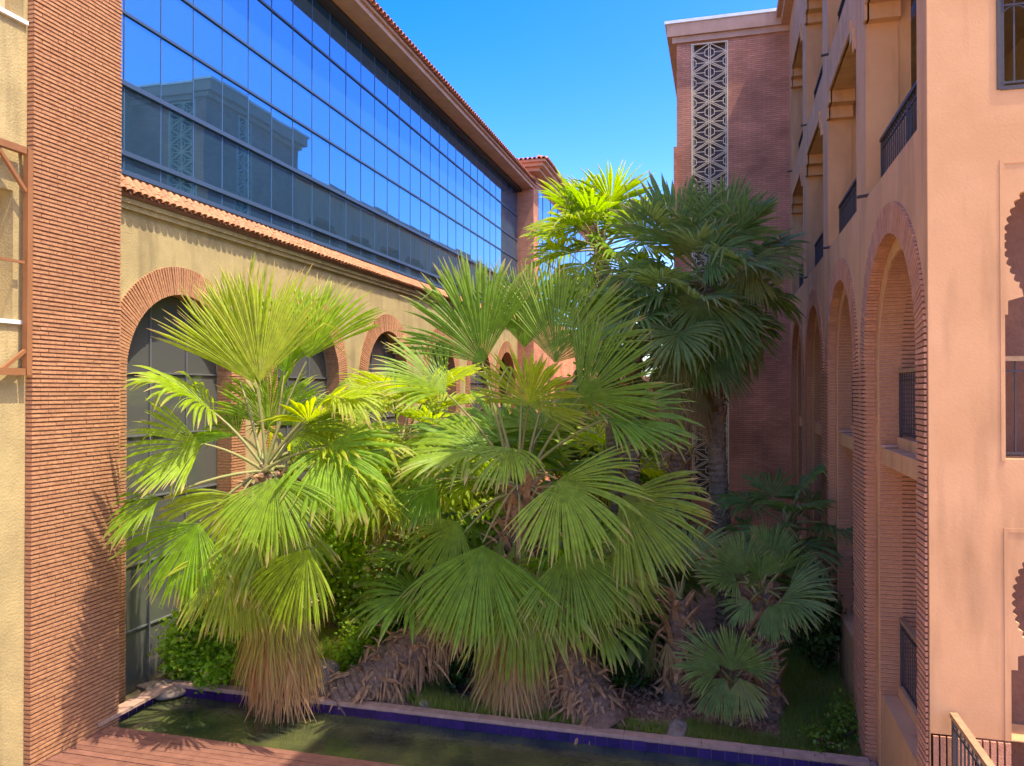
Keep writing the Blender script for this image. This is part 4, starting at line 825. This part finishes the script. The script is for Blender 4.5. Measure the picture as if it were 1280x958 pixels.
# grass
def grass(name, label, regions, seed, hgt, mat_):
    rng = np.random.default_rng(seed); P = []
    for (x0, x1, y0, y1, n) in regions: P.append(np.stack([rng.uniform(x0, x1, n), rng.uniform(y0, y1, n)], 1))
    P = np.concatenate(P); cl = np.sin(P[:, 0]*2.1+1)*np.sin(P[:, 1]*1.7)+rng.normal(0, .5, len(P)); P = P[cl > -0.25]; n = len(P)
    z = np.array([soilz(*p) for p in P])-.015; h = hgt*rng.uniform(.4, 1.3, n); az = rng.uniform(0, 6.28, n); w_ = .009*rng.uniform(.7, 1.5, n); lean = rng.uniform(0, .6, n)*h; a2 = rng.uniform(0, 6.28, n)
    b0 = np.stack([P[:, 0]-w_*np.cos(az), P[:, 1]-w_*np.sin(az), z], 1); b1 = np.stack([P[:, 0]+w_*np.cos(az), P[:, 1]+w_*np.sin(az), z], 1)
    tp = np.stack([P[:, 0]+lean*np.cos(a2), P[:, 1]+lean*np.sin(a2), z+h], 1)
    V = np.stack([b0, b1, tp], 1).reshape(-1, 3)
    me = bpy.data.meshes.new(name); me.vertices.add(n*3); me.vertices.foreach_set('co', V.reshape(-1).astype(np.float32)); me.loops.add(n*3); me.loops.foreach_set('vertex_index', np.arange(n*3, dtype=np.int32))
    me.polygons.add(n); me.polygons.foreach_set('loop_start', np.arange(0, n*3, 3, dtype=np.int32)); me.materials.append(mat_); me.update(calc_edges=True)
    me.attributes.new('dry', 'FLOAT', 'POINT').data.foreach_set('value', np.repeat(np.clip(rng.normal(.30, .22, n), 0, 1), 3).astype(np.float32))
    o = bpy.data.objects.new(name, me); link(o); o['kind'] = 'stuff'; return tag(o, label, 'grass')
grass('lawn_grass', 'short shaded grass on the lawn beside the arcade', [(0.9, 2.15, 12.75, 20, 70000), (-.6, .9, 12.75, 13.3, 12000), (-2.6, -.6, 12.75, 13.1, 3000)], 81, .17, M['grass'])
grass('bright_grass', 'taller sunlit grass around the boulders and arches', [(-7.2, -5.0, 13.0, 15.5, 30000), (-10.4, -7.2, 12.8, 16.5, 42000), (-10.4, -4, 16.5, 26, 24000), (-5.2, -2.2, 12.75, 13.2, 9000)], 82, .22, M['grass'])
# mulch: dry leaf litter
rng = np.random.default_rng(83); P = np.stack([rng.uniform(-5, .8, 9000), rng.uniform(12.8, 17.5, 9000)], 1); P3 = np.array([(x, y, soilz(x, y)+.01) for x, y in P])
m = mat('dry_litter', (0.48,0.26,0.13), c2=(0.27,0.14,0.07), scale=12, bump=0)
o = leaf_cloud('leaf_litter', P3, .07, rng, m, None); o['kind'] = 'stuff'; tag(o, 'dry brown leaf litter over the shaded mulch bed', 'leaf litter')
# rocks
def rock(c, sx, sy, sz, label, seed, name='boulder'):
    import bmesh
    bm = bmesh.new(); bmesh.ops.create_icosphere(bm, subdivisions=4, radius=1); rng = np.random.default_rng(seed); ph = rng.uniform(0, 6, (6, 3)); fr_ = rng.uniform(1.2, 3.6, (6, 3))
    pl_ = [unit(rng.normal(0, 1, 3)) for _ in range(9)]
    for vv in bm.verts:
        p = np.array(vv.co)
        for q_ in pl_:
            dd = p@q_
            if dd > 0.72: p = p-q_*(dd-0.72)*0.8
        r = 1+sum(0.035*math.sin(float(p@fr_[i])*1.7+ph[i, 0]) for i in range(6)); vv.co = Vector((p[0]*r*sx, p[1]*r*sy, p[2]*r*sz))
    me = bpy.data.meshes.new(name); bm.to_mesh(me); bm.free(); me.materials.append(M['rock']); me.polygons.foreach_set('use_smooth', [True]*len(me.polygons))
    o = bpy.data.objects.new(name, me); o.matrix_basis = Matrix.Translation(c) @ Matrix.Rotation(rng.uniform(0, 6), 4, 'Z'); link(o); tag(o, label, 'rock')
rock((-7.15, 13.0, .18), .42, .38, .36, 'large pale boulder by the straw skirt of the sunlit palm', 91)
rock((-6.75, 12.95, .05), .3, .26, .2, 'lower boulder touching the foot of the leaning trunk', 92)
rock((-0.75, 12.95, 0.0), .34, .2, .16, 'grey rounded stone on the pond coping below the small palm', 93)
rock((-5.05, 12.85, 0.0), .14, .12, .12, 'small round stone beside the shaggy leaning trunk', 94)
rock((-10.1, 12.45, -.06), .42, .5, .13, 'flat stone slab at the pond corner by the pilaster', 95)
rock((-9.3, 12.85, -0.03), .35, .22, .1, 'flat stone half hidden under the trailing vine', 96)
